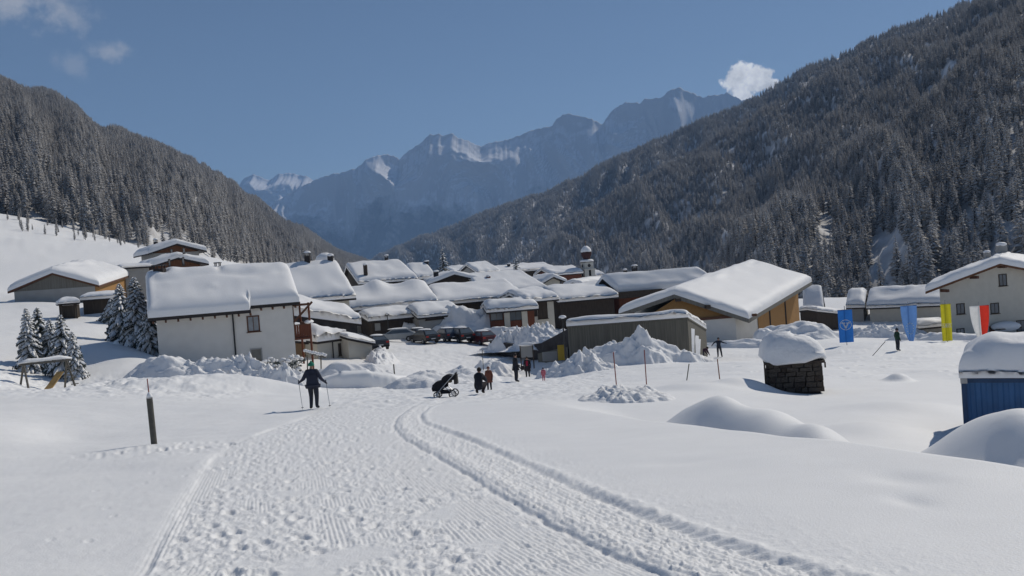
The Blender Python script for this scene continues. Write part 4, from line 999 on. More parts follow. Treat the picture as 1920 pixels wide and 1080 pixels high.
# ---- right side row and white house -------------------------------------------------
h = house('left end unit of the snow roofed row house behind the flags', long_net((1586, 578, 134), (1622, 576, 132.8), 4.0, 539, .9), PLASTER2, t=.9, seed=60, ou=.3, ov=.4)
h = house('long snow roofed row house with dormers behind the flags', long_net((1624, 580, 132.5), (1785, 570, 127), 4.5, 534, .95), CREAM, t=.95, seed=61, ou=.4, ov=.5, lumps=[(.5, -.15, .03, .2, .4), (.8, -.2, .03, .2, .4)])
chimney(h, 1703, 566, 132, .8, 1.0, False, m=FASCIA); chimney(h, 1728, 552, 135, .7, .8, True, m=FASCIA); chimney(h, 1695, 545, 137, .8, .8, False)
h = house('low garage with snow slab beneath the long row house', long_net((1722, 614, 112), (1782, 612, 113), 1.6, 596, .8), PLASTER2, t=.8, seed=62, ou=.2, ov=.2, cat='garage', name='garage')
nw = gable_net((1735, 549, 97), (2020, 520, 101), 478, 16, .95, apex_t=.49, back=R(31))
h = house('large cream house with low gable, attic window and snowy awning', nw, CREAM, t=.95, ou=1.4, ov=1.6, seed=63, th=.25, deck=WOOD, snow_kw=dict(edge=1.0, nu=30, nv=60), name='house')
wh = h
def win_g(px, py, w, hh, **kw):
    return window(h, px, py, w, hh, side='left', **kw)
for (px, py, w, hh) in ((1880, 525, .95, 1.25), (1801, 579, .95, 1.1), (1865, 578, 1.0, 1.1), (1801, 625, .9, 1.0), (1914, 611, 1.1, 1.2)):
    win_g(px, py, w, hh, frame=WOODD, pane=GLASS if py != 625 else PLASTER2)
for px, py in ((1872, 500), (1820, 520), (1765, 545)):
    p, d, n = on_wall(h, px, py, 'left'); MB().box(p + n * .55 + h.off, (.3, 1.1, .3), Matrix((d, n, Vector((0, 0, 1)))).transposed()).build('purlin', RAFTER, h.root)
p, d, n = on_wall(h, 1866, 628, 'left'); Mx = Matrix((d, n, Vector((0, 0, 1)))).transposed()
MB().box(p + n * .04 + h.off, (1.5, .06, 2.0), Mx).build('door', WOODR, h.root)
p, d, n = on_wall(h, 1876, 613, 'left'); aw = MB().box(p + n * .75 + h.off + Vector((0, 0, -.1)), (2.8, 1.5, .1), Mx).build('awning', WOODD, h.root)
s = MB(); s.blob(p + n * .8 + h.off + Vector((0, 0, .1)), (1.6, .95, .55), 0, 16, 8); s.build('awning_snow', SNOWR, aw, smooth=True)
chimney(h, 1878, 470, 106, .9, 1.0, False, m=PLASTER2, snowcap=.4); chimney(h, 1851, 480, 108, .6, .7, False, m=PLASTER2, snowcap=.3)

# ---- church tower ---------------------------------------------------------------------
c = W(1102, 515, 232); zt = lambda py: zat(c.x, c.y, py); cz = zt(560)
tw = empty('church_tower', (c.x, c.y, cz), R(20), 'white church tower with dark red onion dome and snow cap', 'church tower')
def lathe(prof, n=20, sq=False):
    mb = MB(); b = 0
    for r, z in prof:
        for j in range(n):
            a = 2 * math.pi * j / n; mb.v.append((r * math.cos(a), r * math.sin(a), z))
    for i in range(len(prof) - 1):
        for j in range(n): mb.f.append((i * n + j, i * n + (j + 1) % n, (i + 1) * n + (j + 1) % n, (i + 1) * n + j)); mb.m.append(0)
    mb.f.append(tuple((len(prof) - 1) * n + j for j in range(n))); mb.m.append(0)
    return mb
Z = lambda py: zt(py) - cz
WH = mat('tower_limewash', (.55, .54, .50), .95, .25, 1.2, .02, 4)
MB().box((0, 0, Z(505) / 2), (2.9, 2.9, Z(505))).build('wall', WH, tw)
MB().box((0, 0, (Z(505) + Z(492)) / 2), (2.5, 2.5, Z(492) - Z(505))).build('belfry', WH, tw)
rim = MB().box((0, 0, Z(505)), (3.3, 3.3, .3)); rim.build('cornice', WH, tw)
for sx, rot in ((0, 0), (1, 1), (2, 2), (3, 3)):
    a = rot * math.pi / 2; MB().box((math.sin(a) * 1.46, -math.cos(a) * 1.46, Z(512)), (.6 if rot % 2 == 0 else .06, .06 if rot % 2 == 0 else .6, 1.5)).build('window', DARK, tw)
    ck = MB(); ck.tube([(math.sin(a) * 1.25, -math.cos(a) * 1.25, Z(498)), (math.sin(a) * 1.31, -math.cos(a) * 1.31, Z(498))], .42, 16); ck.build('clock_face', CONCD, tw)
zr = Z(492)
lathe([(1.6, zr), (1.75, zr + .12), (1.5, zr + .35), (1.0, zr + .6), (1.0, zr + .75)], 16).build('roof', FASCIA, tw, smooth=True)
sn = lathe([(1.68, zr + .14), (1.78, zr + .3), (1.6, zr + .62), (1.1, zr + .78)], 16); sn.build('roof_snow', SNOWR, tw, smooth=True)
z0 = Z(486); hz = Z(462) - z0
lathe([(.75, z0 - .1), (1.0, z0 + hz * .12), (1.32, z0 + hz * .35), (1.38, z0 + hz * .5), (1.2, z0 + hz * .7), (.8, z0 + hz * .86), (.35, z0 + hz * .96), (.1, z0 + hz * 1.1)], 20).build('dome', mat('dark_red_shingle', (.06, .022, .020), .8, .3, 4), tw, smooth=True)
sn = MB(); rn = random.Random(2)
prof = [(1.38, z0 + hz * .56), (1.42, z0 + hz * .64), (1.25, z0 + hz * .80), (.85, z0 + hz * .93), (.42, z0 + hz * 1.02), (.05, z0 + hz * 1.05)]
q = lathe(prof, 20); q.v = [(x * rn.uniform(.93, 1.05), y * rn.uniform(.93, 1.05), z + rn.uniform(-.08, .08)) for x, y, z in q.v]; q.build('dome_snow', SNOWR, tw, smooth=True)
fin = MB(); fin.tube([(0, 0, z0 + hz), (0, 0, Z(449))], .05, 6); fin.blob((0, 0, Z(455)), .16, 0, 8, 6); fin.box((0, 0, Z(451.5)), (.5, .06, .06)); fin.build('cross', mat('gilt_iron', (.25, .15, .05), .5, .2, 5, metal=.6), tw)

# ------------------------------------------------------------------ snow piles
def pile(label, px, py, Y, rx, ry, h, rot=0, rough=.3, seed=0, n=70, chunk=1.0, group=None, z=None, name='snow_pile', ex=1.2, cat='snow pile'):
    p = W(px, py, Y) if z is None else Wz(px, Y, z)
    g = np.linspace(-1.25, 1.25, n); U, V = np.meshgrid(g, g); X = U * rx; Yy = V * ry; r = np.hypot(U, V)
    ang = fbm(U * 1.3 + seed, V * 1.3, 3, seed) * .28; q = np.clip(r + ang, 0, 2)
    prof = np.exp(-(q ** 2.6) * 1.9)
    s = chunk
    mod = .45 + 1.1 * sst(-.35, .45, fbm(X / (2.2 * s) + seed, Yy / (2.2 * s), 2, seed + 8))
    Zt = h * prof + rough * mod * prof ** .6 * (ridged(X / (1.1 * s) + seed, Yy / (1.1 * s), 4, seed + 3) * .30 + fbm(X / (.45 * s), Yy / (.45 * s), 3, seed + 5) * .35)
    Zt += -.5 * sst(.75, 1.2, r) - .03
    c, sn_ = math.cos(rot), math.sin(rot); wx, wy = p.x + X * c - Yy * sn_, p.y + X * sn_ + Yy * c
    gz = G0(wx, wy) if z is None else z
    Pp = np.stack([wx - p.x, wy - p.y, Zt + gz - p.z], -1)
    o = add(name, gridmesh(name, Pp, SNOWP if rough > .1 else SNOW), label=label, cat=cat, group=group); o.location = p; return o
pile('tall jagged ploughed snow pile in front of the concrete shed', 1195, 690, 66, 4.6, 2.2, 2.0, .05, 1.0, 1, 110, 1.5)
pile('rough snow pile leaning on the left end of the concrete shed', 1082, 700, 62, 3.0, 1.8, 1.25, .0, .7, 2, 90)
pile('broken snow block heap right of the tall jagged pile', 1262, 686, 68, 2.4, 1.8, 1.0, 0, .7, 3, 70)
pile('low heap of rough clods at the edge of the soft snowfield by the red poles', 1175, 750, 32, 2.1, 1.2, .16, .1, .26, 4, 80, .5)
pile('lumpy ploughed bank of snow along the front of the near white house', 440, 692, 58, 5.0, 1.8, 1.3, .05, .75, 5, 130, .9)
pile('left end of the ploughed bank with smooth round lumps, beside the firs', 325, 690, 58, 3.4, 1.7, 1.2, .0, .35, 6, 90, 1.6)
pile('rubbly end of the ploughed bank behind the walker', 535, 708, 55, 2.4, 1.5, 1.1, -.2, .8, 7, 90, .7)
pile('soft snow hump right of the walker, in front of the small white building', 645, 690, 66, 2.6, 1.5, 1.3, 0, .16, 8, 70, 2)
pile('second soft hump at the roadside, right of the first', 693, 690, 67, 1.9, 1.3, 1.1, 0, .16, 9, 70, 2)
pile('bank of cut snow along the lane below the white shed', 716, 667, 80, 1.5, 4.5, 1.0, .1, .5, 10, 80, .9)
pile('wavy snow bank between lane and parking, behind the pushchair', 815, 705, 58, 3.6, 3.0, .9, .2, .5, 11, 100, 1.6)
pile('rounded snow bank behind the crouching person', 880, 690, 64, 2.6, 2.4, .8, -.2, .3, 12, 80, 2)
pile('shaded snow heap at the foot of the dark retaining wall', 928, 680, 76, 2.2, 1.8, 1.1, 0, .4, 13, 80, 1.5)
pile('high snow mountain pushed up behind the parked cars', 866, 612, 113, 8.0, 2.6, 3.3, .0, 1.0, 14, 110, 2)
pile('long snow bank between the parked cars and the porch building', 965, 612, 108, 7.0, 1.6, 1.6, .0, .3, 15, 90, 2)
pile('small snow heap between the silver car and the dark cars', 768, 620, 112, 3.0, 1.2, 1.5, 0, .5, 16, 60, 1.4)
for i, (px, py, Y, rx, ry, hh) in enumerate(((972, 644, 88, 3.4, 2.0, 1.1), (1020, 640, 84, 2.8, 2.2, 1.2))):
    p = W(px, py, Y); pile(('lumpy snow load on top of the curved retaining wall', 'higher snow load at the right end of the curved wall')[i], px, py, Y + 2.4, rx, ry, hh, -.5, .9, 17 + i, 90, .8, z=p.z - .3)
pile('ploughed snow bank beyond the lightblue flag', 1660, 622, 100, 6.0, 1.6, 1.3, 0, .7, 20, 90, 1.0)
pile('snow bank between the red and white flag and the cream house', 1800, 640, 88, 8.0, 1.2, .8, 0, .3, 21, 80, 1.8)
pile('big smooth snow mound before the orange side of the hall', 1500, 640, 98, 5.2, 2.4, 2.0, .1, .2, 22, 80, 2)
pile('small round snow ball shape left of the smooth mound', 1437, 638, 96, 1.9, 1.4, 1.6, 0, .1, 23, 50, 2)
pile('low snow ridge along the foot of the white hall wall', 1390, 652, 92, 6.0, 1.2, .8, 0, .2, 24, 70, 2)
pile('snow clods thrown up under the right end of the concrete shed', 1312, 676, 76, 1.6, 1.2, .5, 0, .4, 25, 50)

pile('long low rounded snow block lying in shade left of the near white house', 252, 686, 72, 1.7, 1.0, .75, .1, .04, 30, 50, 3)
# smooth snow wall beside the walker
def snow_wall():
    pts = [(598, 727, 59), (640, 729, 59), (700, 728, 59.5), (745, 722, 60.5), (772, 714, 62)]; top = [(604, 712), (640, 700), (700, 697), (745, 702), (770, 704)]
    A = [gp(p[0], p[2]) for p in pts]; hts = [max(zat(a.x, a.y, t[1]) - a.z, .15) for a, t in zip(A, top)]
    rows = []
    for k, f_ in enumerate((0, .0, .04, .10, .25, .6, 1.0)):
        pass
    n = 40; P = np.zeros((9, n, 3)); xs = np.linspace(0, len(A) - 1, n)
    for j, s in enumerate(xs):
        i = min(int(s), len(A) - 2); t = s - i; a = A[i].lerp(A[i + 1], t); hh = hts[i] * (1 - t) + hts[i + 1] * t
        d = (A[i + 1] - A[i]); n_ = Vector((-d.y, d.x, 0)).normalized()
        for k, (o, z) in enumerate(((0, -.4), (.02, .05), (.10, .55), (.18, .85), (.40, .98), (1.0, 1.04), (2.2, .9), (3.4, .4), (4.2, -.4))):
            w = .04 * perlin(np.array([s * 4.]), np.array([k * .7]), 5)[0]; q = a + n_ * (o + w * 2) ; P[k, j] = (q.x - A[2].x, q.y - A[2].y, q.z + (hh * z if z > 0 else z) + w - A[2].z)
    o = add('snow_bank', gridmesh('snow_bank', P, SNOW), label='smooth cut snow bank with shaded face just right of the walker', cat='snow bank'); o.location = A[2]
snow_wall()
# ------------------------------------------------------------------ near firs
def fir(name, h, r, seed, lean=(0, 0), snow=.8, n=170, low=.03, dens=1.0):
    rn = random.Random(seed); root = empty(name); t = MB()
    t.tube([(0, 0, -.5), (lean[0] * .5, lean[1] * .5, h * .5), (lean[0], lean[1], h)], [.03 * h ** .8 + .03, .02 * h ** .8, .012], 7); t.build('trunk', BARK, root)
    c = MB(); s = MB()
    for k in range(n):
        f = (k + .5) / n; f = f ** 1.1; z = h * (low + (1 - low) * f); bx, by = lean[0] * f, lean[1] * f
        L = r * (1 - f) ** .85 * rn.uniform(.72, 1.12) + .04 * r + .05
        a = k * 2.39996 + rn.uniform(-.35, .35); d = Vector((math.cos(a), math.sin(a), 0)); sd = Vector((-d.y, d.x, 0))
        droop = rn.uniform(.25, .60) * L * (1.1 - .5 * f); lift = .12 * L if f < .8 else .3 * L
        P = [Vector((bx, by, z)) + d * (L * q) + Vector((0, 0, lift * q * 1.5 - droop * q * q * 1.6)) for q in (0, .3, .55, .8, 1.0)]
        wd = [.03 * L, .15 * L, .20 * L, .13 * L, .015]; wd = [w * rn.uniform(.8, 1.2) + .01 for w in wd]
        hang = .11 * L + .03
        for i in range(4):
            a0, a1 = P[i], P[i + 1]
            for sg in (-1, 1):
                q = [a0, a1, a1 + sd * sg * wd[i + 1] + Vector((0, 0, -hang * rn.uniform(.6, 1.3))), a0 + sd * sg * wd[i] + Vector((0, 0, -hang * rn.uniform(.5, 1.2)))]
                c.face(q if sg > 0 else q[::-1])
                if i: # hanging twig tips
                    m = a0.lerp(a1, rn.random()) + sd * sg * wd[i] * rn.uniform(.5, 1); e = d * rn.uniform(0, .08) * L
                    c.face([m, m + d * .10 * L, m + d * .04 * L + sd * sg * .07 * L + Vector((0, 0, -.16 * L - .04))])
        if rn.random() < snow:
            b = len(s.v); th = .05 * L + .03
            for i in range(1, 5):
                w = wd[i] * (.55 + .35 * rn.random()) + .02; tt = th * (1 if i < 4 else .4) * rn.uniform(.7, 1.3)
                s.v += [tuple(P[i] - sd * w + Vector((0, 0, -hang * .45))), tuple(P[i] - sd * w * .5 + Vector((0, 0, tt))), tuple(P[i] + sd * w * .5 + Vector((0, 0, tt * rn.uniform(.8, 1.1)))), tuple(P[i] + sd * w + Vector((0, 0, -hang * .45)))]
            for i in range(3):
                for j in range(3): s.f.append((b + i * 4 + j, b + i * 4 + j + 1, b + (i + 1) * 4 + j + 1, b + (i + 1) * 4 + j)); s.m.append(0)
            s.f.append((b, b + 1, b + 2, b + 3)); s.m.append(0); s.f.append((b + 12, b + 15, b + 14, b + 13)); s.m.append(0)
    cr = c.build('crown', NEEDLE, root); s.build('branch_snow', SNOWP, cr, smooth=True)
    return root
def put_tree(px, Y, top_py, r, seed, label, group=None, snow=.8, n=170, lean=(0, 0), name='fir_tree', base=None, cat='fir tree'):
    p = gp(px, Y); h = zat(p.x, p.y, top_py) - p.z; o = fir(name, h, r, seed, lean, snow, n); o.location = p; o.rotation_euler[2] = seed; tag(o, label, cat, group); return o
G3 = 'snowy firs on the left field'
put_tree(58, 61, 578, 1.15, 1, 'leftmost snowy fir of the row by the swing frame', G3, 1.0)
put_tree(78, 64, 577, 1.3, 2, 'darker pointed fir, second from the left behind the swing frame', G3, .5)
put_tree(100, 62, 600, 1.2, 3, 'bushy snow laden fir in the middle right of the row by the swing frame', G3, .9)
put_tree(122, 60, 590, 1.35, 4, 'rightmost fir of the row with a bare dark tip, by the swing frame', G3, .8)
put_tree(142, 59, 622, .9, 9, 'low round snowy fir at the right end of the row', G3, .9, 120)
G4 = 'tall snow laden firs beside the near white house'
put_tree(232, 76, 532, 1.7, 5, 'tall snow laden fir left of its two neighbours beside the near white house', G4, .95, 200)
put_tree(262, 72, 520, 1.9, 6, 'tallest snow laden fir at the left corner of the near white house', G4, .95, 230)
put_tree(284, 70, 575, 1.5, 7, 'lower snow laden fir touching the left wall of the near white house', G4, .9, 190)
put_tree(213, 84, 560, 1.5, 8, 'slender firs edge tree furthest left of the tall firs', G4, .9, 170)
put_tree(838, 175, 464, 3.0, 10, 'tall snowy fir standing above the roofs in the village centre', None, .9, 150)
put_tree(974, 175, 484, 3.2, 11, 'shorter snowy fir above the roofs left of the church', None, .8, 130)
# snowy shrubs before the near white house
def shrub(label, px, Y, hh, seed):
    rn = random.Random(seed); p = gp(px, Y); root = empty('snowy_shrub', p, 0, label, 'shrub', 'snow laden shrubs at the corner of the near white house'); a = MB(); s = MB()
    for k in range(26):
        an = rn.uniform(0, 6.28); e = Vector((math.cos(an) * hh * .5 * rn.random(), math.sin(an) * hh * .5 * rn.random(), hh * rn.uniform(.45, 1))); m = e * .5 + Vector((0, 0, .1))
        a.tube([(0, 0, -.2), m, e], [.03, .02, .012], 4, cap=False); s.blob(e, (hh * rn.uniform(.06, .15), hh * rn.uniform(.06, .15), hh * rn.uniform(.05, .10)), 0, 7, 5, .15, rn)
        for q in range(5):
            o = Vector((rn.uniform(-.2, .2), rn.uniform(-.2, .2), rn.uniform(-.25, .0))) * hh * .7; a.face([m.lerp(e, .6), e + o, e + o + Vector((.08, .03, -.12))])
    a.build('branches', NEEDLE, root); s.build('branch_snow', SNOWP, root, smooth=True)
shrub('tallest snowy shrub, directly under the balcony corner', 510, 61, 1.5, 1); shrub('small snowy shrub between the two larger ones', 526, 61, 1.1, 2); shrub('snowy shrub right of the others, above the walker', 548, 62, 1.7, 3)
shrub('snowy shrub close behind the hat of the walker', 562, 62, .9, 4)

# individual larches along the lower edge of the woods
def larch(h, r, n, seed):
    m = conifer_mesh('larch', h, r, n, seed, .4); root = empty('larch_tree')
    # split trunk from crown
    cr = m; t = MB(); t.tube([(0, 0, -.6), (0, 0, h * .5), (.1, 0, h * .98)], [.16, .10, .02], 6); t.build('trunk', BARK, root); add('crown', cr, root); return root
protos = [larch(13, 2.4, 120, 51), larch(15, 2.7, 130, 52), larch(11, 2.3, 110, 53)]
used = set()
def put_larch(p, k, s, lab, grp):
    if k not in used: used.add(k); o = protos[k]
    else: o = copy_tree(protos[k])
    o.location = p; o.scale = (s, s, s * random.uniform(.9, 1.15)); o.rotation_euler = (0, 0, random.uniform(0, 6.28)); tag(o, lab, 'larch', grp)
rnd = random.Random(5); rowL = LH[0:5]; 
for k in range(95):
    j = 8 + int(k * .62) + rnd.randint(0, 1); v = rnd.randint(0, 4)
    if j >= LH.shape[1] - 40: break
    p = Vector(LH[v, j]); 
    q = proj(p)
    if q[0] < -60 or q[0] > 560 or any(((q[0] - c[0]) / (c[2] + 4)) ** 2 + ((q[1] - c[1]) / (c[3] + 3)) ** 2 < 1 for c in CLEAR): continue
    p.z = max(p.z, G1(p.x, p.y)) - .3
    put_larch(p, rnd.randint(0, 2), rnd.uniform(.8, 1.15), 'frosted larch at the lower edge of the left mountain forest', 'larches at the left forest edge')
for k in range(70):
    j = int(14 + k * 1.15); 
    if j >= R3.shape[1]: break
    p = Vector(R3[rnd.randint(2, 9), j]); q = proj(p)
    if q[0] < 1380 or q[0] > 1960 or any(((q[0] - c[0]) / (c[2] + 4)) ** 2 + ((q[1] - c[1]) / (c[3] + 3)) ** 2 < 1 for c in CLEAR): continue
    put_larch(p - Vector((0, 0, .3)), rnd.randint(0, 2), rnd.uniform(.75, 1.1), 'frosted larch at the foot of the nearest right slope', 'larches at the right forest edge')
for k in range(60):
    px = rnd.uniform(5, 285); Y = rnd.uniform(268, 325); p = gp(px, Y)
    if rnd.random() < .45 * (1 - px / 300): continue
    s = rnd.uniform(.12, .32) * (1 + px / 600)
    put_larch(p, rnd.randint(0, 2), s, 'small frosted bush on the snowy bank above the left field', 'bushes on the upper left bank')

# ------------------------------------------------------------------ swing frame, posts, poles
p = gp(90, 52); sw = empty('swing_frame', p, R(52), 'wooden swing frame with a slide, snow on its top beam', 'swing frame')
hh = zat(p.x, p.y, 678) - p.z
WP = mat('grey_weathered_pole', (.16, .145, .12), .85, .35, 6); 
MB().bar((-1.45, 0, hh), (1.45, 0, hh - .08), .11).build('beam', WP, sw)
for x, t in ((-1.2, hh), (1.2, hh - .06)):
    for y in (-.8, .8): MB().tube([(x + (.12 if x > 0 else -.12), y, -.4), (x, 0, t)], .06, 7).build('leg', WP, sw)
MB().bar((1.25, -.48, .75), (1.25, .48, .75), .07).build('crosspiece', WP, sw)
for k in range(4): MB().bar((1.0, -.78 + k * .18, .25 + k * .36), (1.42, -.76 + k * .17, .25 + k * .36), .05).build('rung', WP, sw)
sl = MB(); pts = [(.75, -.1, 1.0), (.35, -.35, .68), (-.1, -.62, .33), (-.55, -.9, .05)]
for a, b in zip(pts[:-1], pts[1:]): sl.bar(a, b, .42, .06)
sl.build('slide', mat('ochre_slide', (.42, .27, .10), .6, .3, 4), sw)
s3 = MB(); s3.tube([(-1.5, 0, hh + .08), (-.9, .02, hh + .17), (-.1, 0, hh + .13), (.8, 0, hh + .15), (1.5, 0, hh + .02)], [.06, .13, .10, .13, .06], 10); s3.build('beam_snow', SNOWP, sw, smooth=True)
p = gp(290, 22.9); p2 = W(280, 745, 22.9); hp_ = (p2 - p); r = empty('marker_post', p, 0, 'thick dark weathered post with a red stick on top, in the left foreground', 'post')
MB().tube([(0, 0, -.5), tuple(hp_)], [.075, .075], 14).build('post', POSTM, r)
cn = MB(); cn.tube([tuple(hp_ - Vector((0, 0, .02))), tuple(hp_ + Vector((0, 0, .06))), tuple(hp_ + Vector((0, 0, .13)))], [.078, .06, .02], 12); cn.build('snow_cap', SNOWP, r, smooth=True)
MB().tube([tuple(hp_), tuple(W(276, 710, 22.9) - p)], [.016, .014], 6).build('stick', REDP, r)
GR = 'thin marker poles along the ski meadow'
for px, py, tx, ty, Y, lab, m in ((1156, 722, 1150, 660, 41, 'thin red marker pole left of its neighbour, before the tall snow pile', REDP), (1212, 720, 1208, 656, 42, 'thin red marker pole second from left, before the tall snow pile', REDP),
                               (1285, 720, 1292, 682, 42, 'thin dark pole leaning right, at the corner of the concrete shed', POSTM), (1350, 712, 1345, 673, 41, 'thin reddish brown pole under the man in the dark jacket', mat('faded_red', (.22, .08, .05), .7, .2, 5)),
                               (908, 679, 904, 655, 64, 'thin dark pole behind the crouching person', POSTM), (1629, 668, 1660, 640, 66, 'thin slanting pole between the two blue flags', POSTM), (740, 697, 738, 683, 68, 'short dark post at the roadside by the lane', POSTM)):
    p = gp(px, Y); e = W(tx, ty, Y) - p; o = MB().tube([(0, 0, -.3), tuple(e)], .05 if 'short' in lab else .024, 6).build('marker_pole', m); o.location = p; tag(o, lab, 'pole', GR)
for px, py, tx, ty, Y, lab in ((1063, 677, 1055, 600, 70, 'dark street lamp before the curved wall'), (729, 625, 726, 592, 104, 'small street lamp before the carport')):
    p = gp(px, Y) if Y == 70 else W(px, py, Y); e = W(tx, ty, Y) - p; r = empty('street_lamp', p, 0, lab, 'street lamp'); MB().tube([(0, 0, -.5), tuple(e)], [.07, .05], 8).build('pole', METAL, r)
    MB().box(tuple(e + Vector((0, 0, .1))), (.5, .35, .14)).build('lamp_head', METAL, r); s = MB(); s.blob(tuple(e + Vector((0, 0, .22))), (.3, .25, .16), 0, 10, 6); s.build('snow_cap', SNOWR, r, smooth=True)
# information board
p = gp(990, 79); r = empty('notice_board', p, R(-8), 'notice board with snowy top behind the woman in the red and dark coat', 'notice board')
for x in (-.55, .55): MB().box((x, 0, .9), (.09, .09, 2.6)).build('post', WOODD, r)
MB().box((0, 0, 1.6), (1.05, .06, 1.0)).build('board', PLASTER2, r); s = MB(); s.blob((0, 0, 2.25), (.75, .3, .17), 0, 12, 6); s.build('snow_cap', SNOWP, r, smooth=True)
# snow covered rack behind the walker
p = gp(594, 68); r = empty('wooden_rack', p, R(-6), 'small wooden rack under a bar of snow, above the walker', 'rack'); zt_ = zat(p.x, p.y, 664) - p.z
for x in (-.6, .45): MB().tube([(x - .12, 0, -.3), (x, 0, zt_)], .05, 6).build('post', WP, r)
MB().bar((-.75, 0, zt_ + .20), (.8, 0, zt_ - .28), .12).build('rail', WP, r)
s = MB(); rn = random.Random(4)
for k in range(9): s.blob((-.75 + k * .19, 0, zt_ + .34 - k * .058 + rn.uniform(-.04, .05)), (.16, .16, .12), 0, 8, 6, .1, rn)
s.build('rail_snow', SNOWP, r, smooth=True)

# ------------------------------------------------------------------ stone bread oven hut
p = gp(1490, 38); hut = empty('stone_hut', p, R(-14), 'small square stone hut under a high overhanging cap of snow', 'stone hut')
zt_ = zat(p.x, p.y, 677) - p.z; Wd = 2.05; MB().box((0, 0, zt_ / 2 - .2), (Wd - .1, 1.8 - .1, zt_ + .4)).build('wall_core', MORTAR, hut)
sts = []
for k in range(5):
    rn = random.Random(k); b = MB(); b.box((0, 0, 0), (1, 1, 1)); b.v = [(x * rn.uniform(.82, 1), y * rn.uniform(.8, 1), z * rn.uniform(.8, 1)) for x, y, z in b.v]; sts.append(b.mesh('stone', STONE if k % 2 else STONE2))
rn = random.Random(9); row = 0; z = .02
while z < zt_ - .05:
    hgt = rn.uniform(.12, .27); hgt = min(hgt, zt_ - z)
    for (ax, ln, off, rot) in ((0, Wd, -.88, 0), (1, 1.76, -1.03, math.pi / 2), (1, 1.76, 1.03, math.pi / 2)):
        x = -ln / 2
        while x < ln / 2 - .08:
            w = min(rn.uniform(.18, .55), ln / 2 - x); o = add('stone', rn.choice(sts), hut); o.scale = (w * .97, .16, hgt * .96)
            c = x + w / 2; o.location = (c, off + rn.uniform(-.02, .02), z + hgt / 2) if ax == 0 else (off + rn.uniform(-.02, .02), c, z + hgt / 2); o.rotation_euler = (0, rn.uniform(-.12, .12), rot); x += w
    z += hgt
MB().box((0, 0, zt_ + .05), (Wd + .35, 2.1, .1)).build('roof', WOODD, hut)
for x in (-1.18, 1.2): MB().bar((x, -.95, zt_ + .02), (x, -.95, -.2 if x < 0 else zt_ - .2), .06).build('post', WOODD, hut)
sc = MB(); nu, nv = 40, 20
for i in range(nv + 1):
    f = i / nv
    for j in range(nu):
        a = 2 * math.pi * j / nu; ex = 1.32 * (abs(math.cos(a)) ** .55) * np.sign(math.cos(a)); ey = 1.15 * (abs(math.sin(a)) ** .55) * np.sign(math.sin(a))
        prof = [(.0, 1.10), (.40, 1.06), (.62, .96), (.78, .78), (.90, .52), (.97, .30), (1.0, .16), (.96, .08), (.78, .06), (.5, .06), (.0, .06)]
        t = f * (len(prof) - 1); q = min(int(t), len(prof) - 2); t -= q; rr2 = prof[q][0] * (1 - t) + prof[q + 1][0] * t; zz = prof[q][1] * (1 - t) + prof[q + 1][1] * t
        nz = .07 * float(perlin(np.array([ex * 1.2 + 3]), np.array([ey * 1.2 + zz]), 8)[0]); sc.v.append((ex * rr2 * (1 + nz) - .02, ey * rr2 * (1 + nz), zt_ + .1 + zz + nz - (.12 * ex if zz > .3 else 0) - (.10 + .10 * math.sin(a * 3 + 1)) * (1 if zz < .25 and rr2 > .7 else 0)))
for i in range(nv):
    for j in range(nu): sc.f.append((i * nu + j, (i + 1) * nu + j, (i + 1) * nu + (j + 1) % nu, i * nu + (j + 1) % nu)); sc.m.append(0)
sc.build('snow_cap', SNOWP, hut, smooth=True)

# ------------------------------------------------------------------ blue container
A = W(1802, 709, 26); cx = A.x; zb_ = A.z - 2.59; ang = R(-29)
ct = empty('container', (A.x, A.y, zb_), ang, 'blue corrugated steel container with a thick snow cushion, half buried at the right edge', 'container')
sd = MB(); Lc = 6.06; Hc = 2.59; n = int(Lc / .28); x = .12
prof = []
while x < Lc - .12: prof += [(x, 0), (x + .07, .0), (x + .11, .035), (x + .21, .035), (x + .25, 0)]; x += .28
for (xa, ya), (xb, yb) in zip(prof[:-1], prof[1:]): sd.face([(xa, ya, .15), (xb, yb, .15), (xb, yb, Hc - .12), (xa, ya, Hc - .12)]); sd.face([(xa, 2.44 - ya, .15), (xa, 2.44 - ya, Hc - .12), (xb, 2.44 - yb, Hc - .12), (xb, 2.44 - yb, .15)])
sd.build('side_wall', BLUEC, ct)
MB().box((.06, 1.22, Hc / 2), (.06, 2.36, Hc - .2)).box((Lc - .06, 1.22, Hc / 2), (.06, 2.36, Hc - .2)).build('end_wall', BLUEC, ct)
for x in (.06, Lc - .06):
    for y in (.0, 2.44): MB().box((x, y, Hc / 2), (.13, .13, Hc)).build('corner_post', RUST, ct)
for z in (.08, Hc - .06):
    for y in (-.01, 2.45): MB().box((Lc / 2, y, z), (Lc - .26, .10, .13)).build('rail', RUST, ct)
MB().box((Lc / 2, 1.22, Hc - .03), (Lc - .2, 2.3, .05)).build('roof', BLUEC, ct)
for x in (.07,): MB().box((x, -.07, Hc - .07), (.18, .03, .15)).build('corner_casting', STEEL, ct)
cn = [[Vector((-.05, -.12, Hc + .01)), Vector((Lc + .05, -.12, Hc + .01))], [Vector((-.05, 1.22, Hc + .01)), Vector((Lc + .05, 1.22, Hc + .01))], [Vector((-.05, 2.56, Hc + .01)), Vector((Lc + .05, 2.56, Hc + .01))]]
add('snow_cushion', slab_mesh('snow_cushion', cn, 1.15, SNOWR, 70, 60, 5, edge=1.0, start=.16, dip=.14), ct)

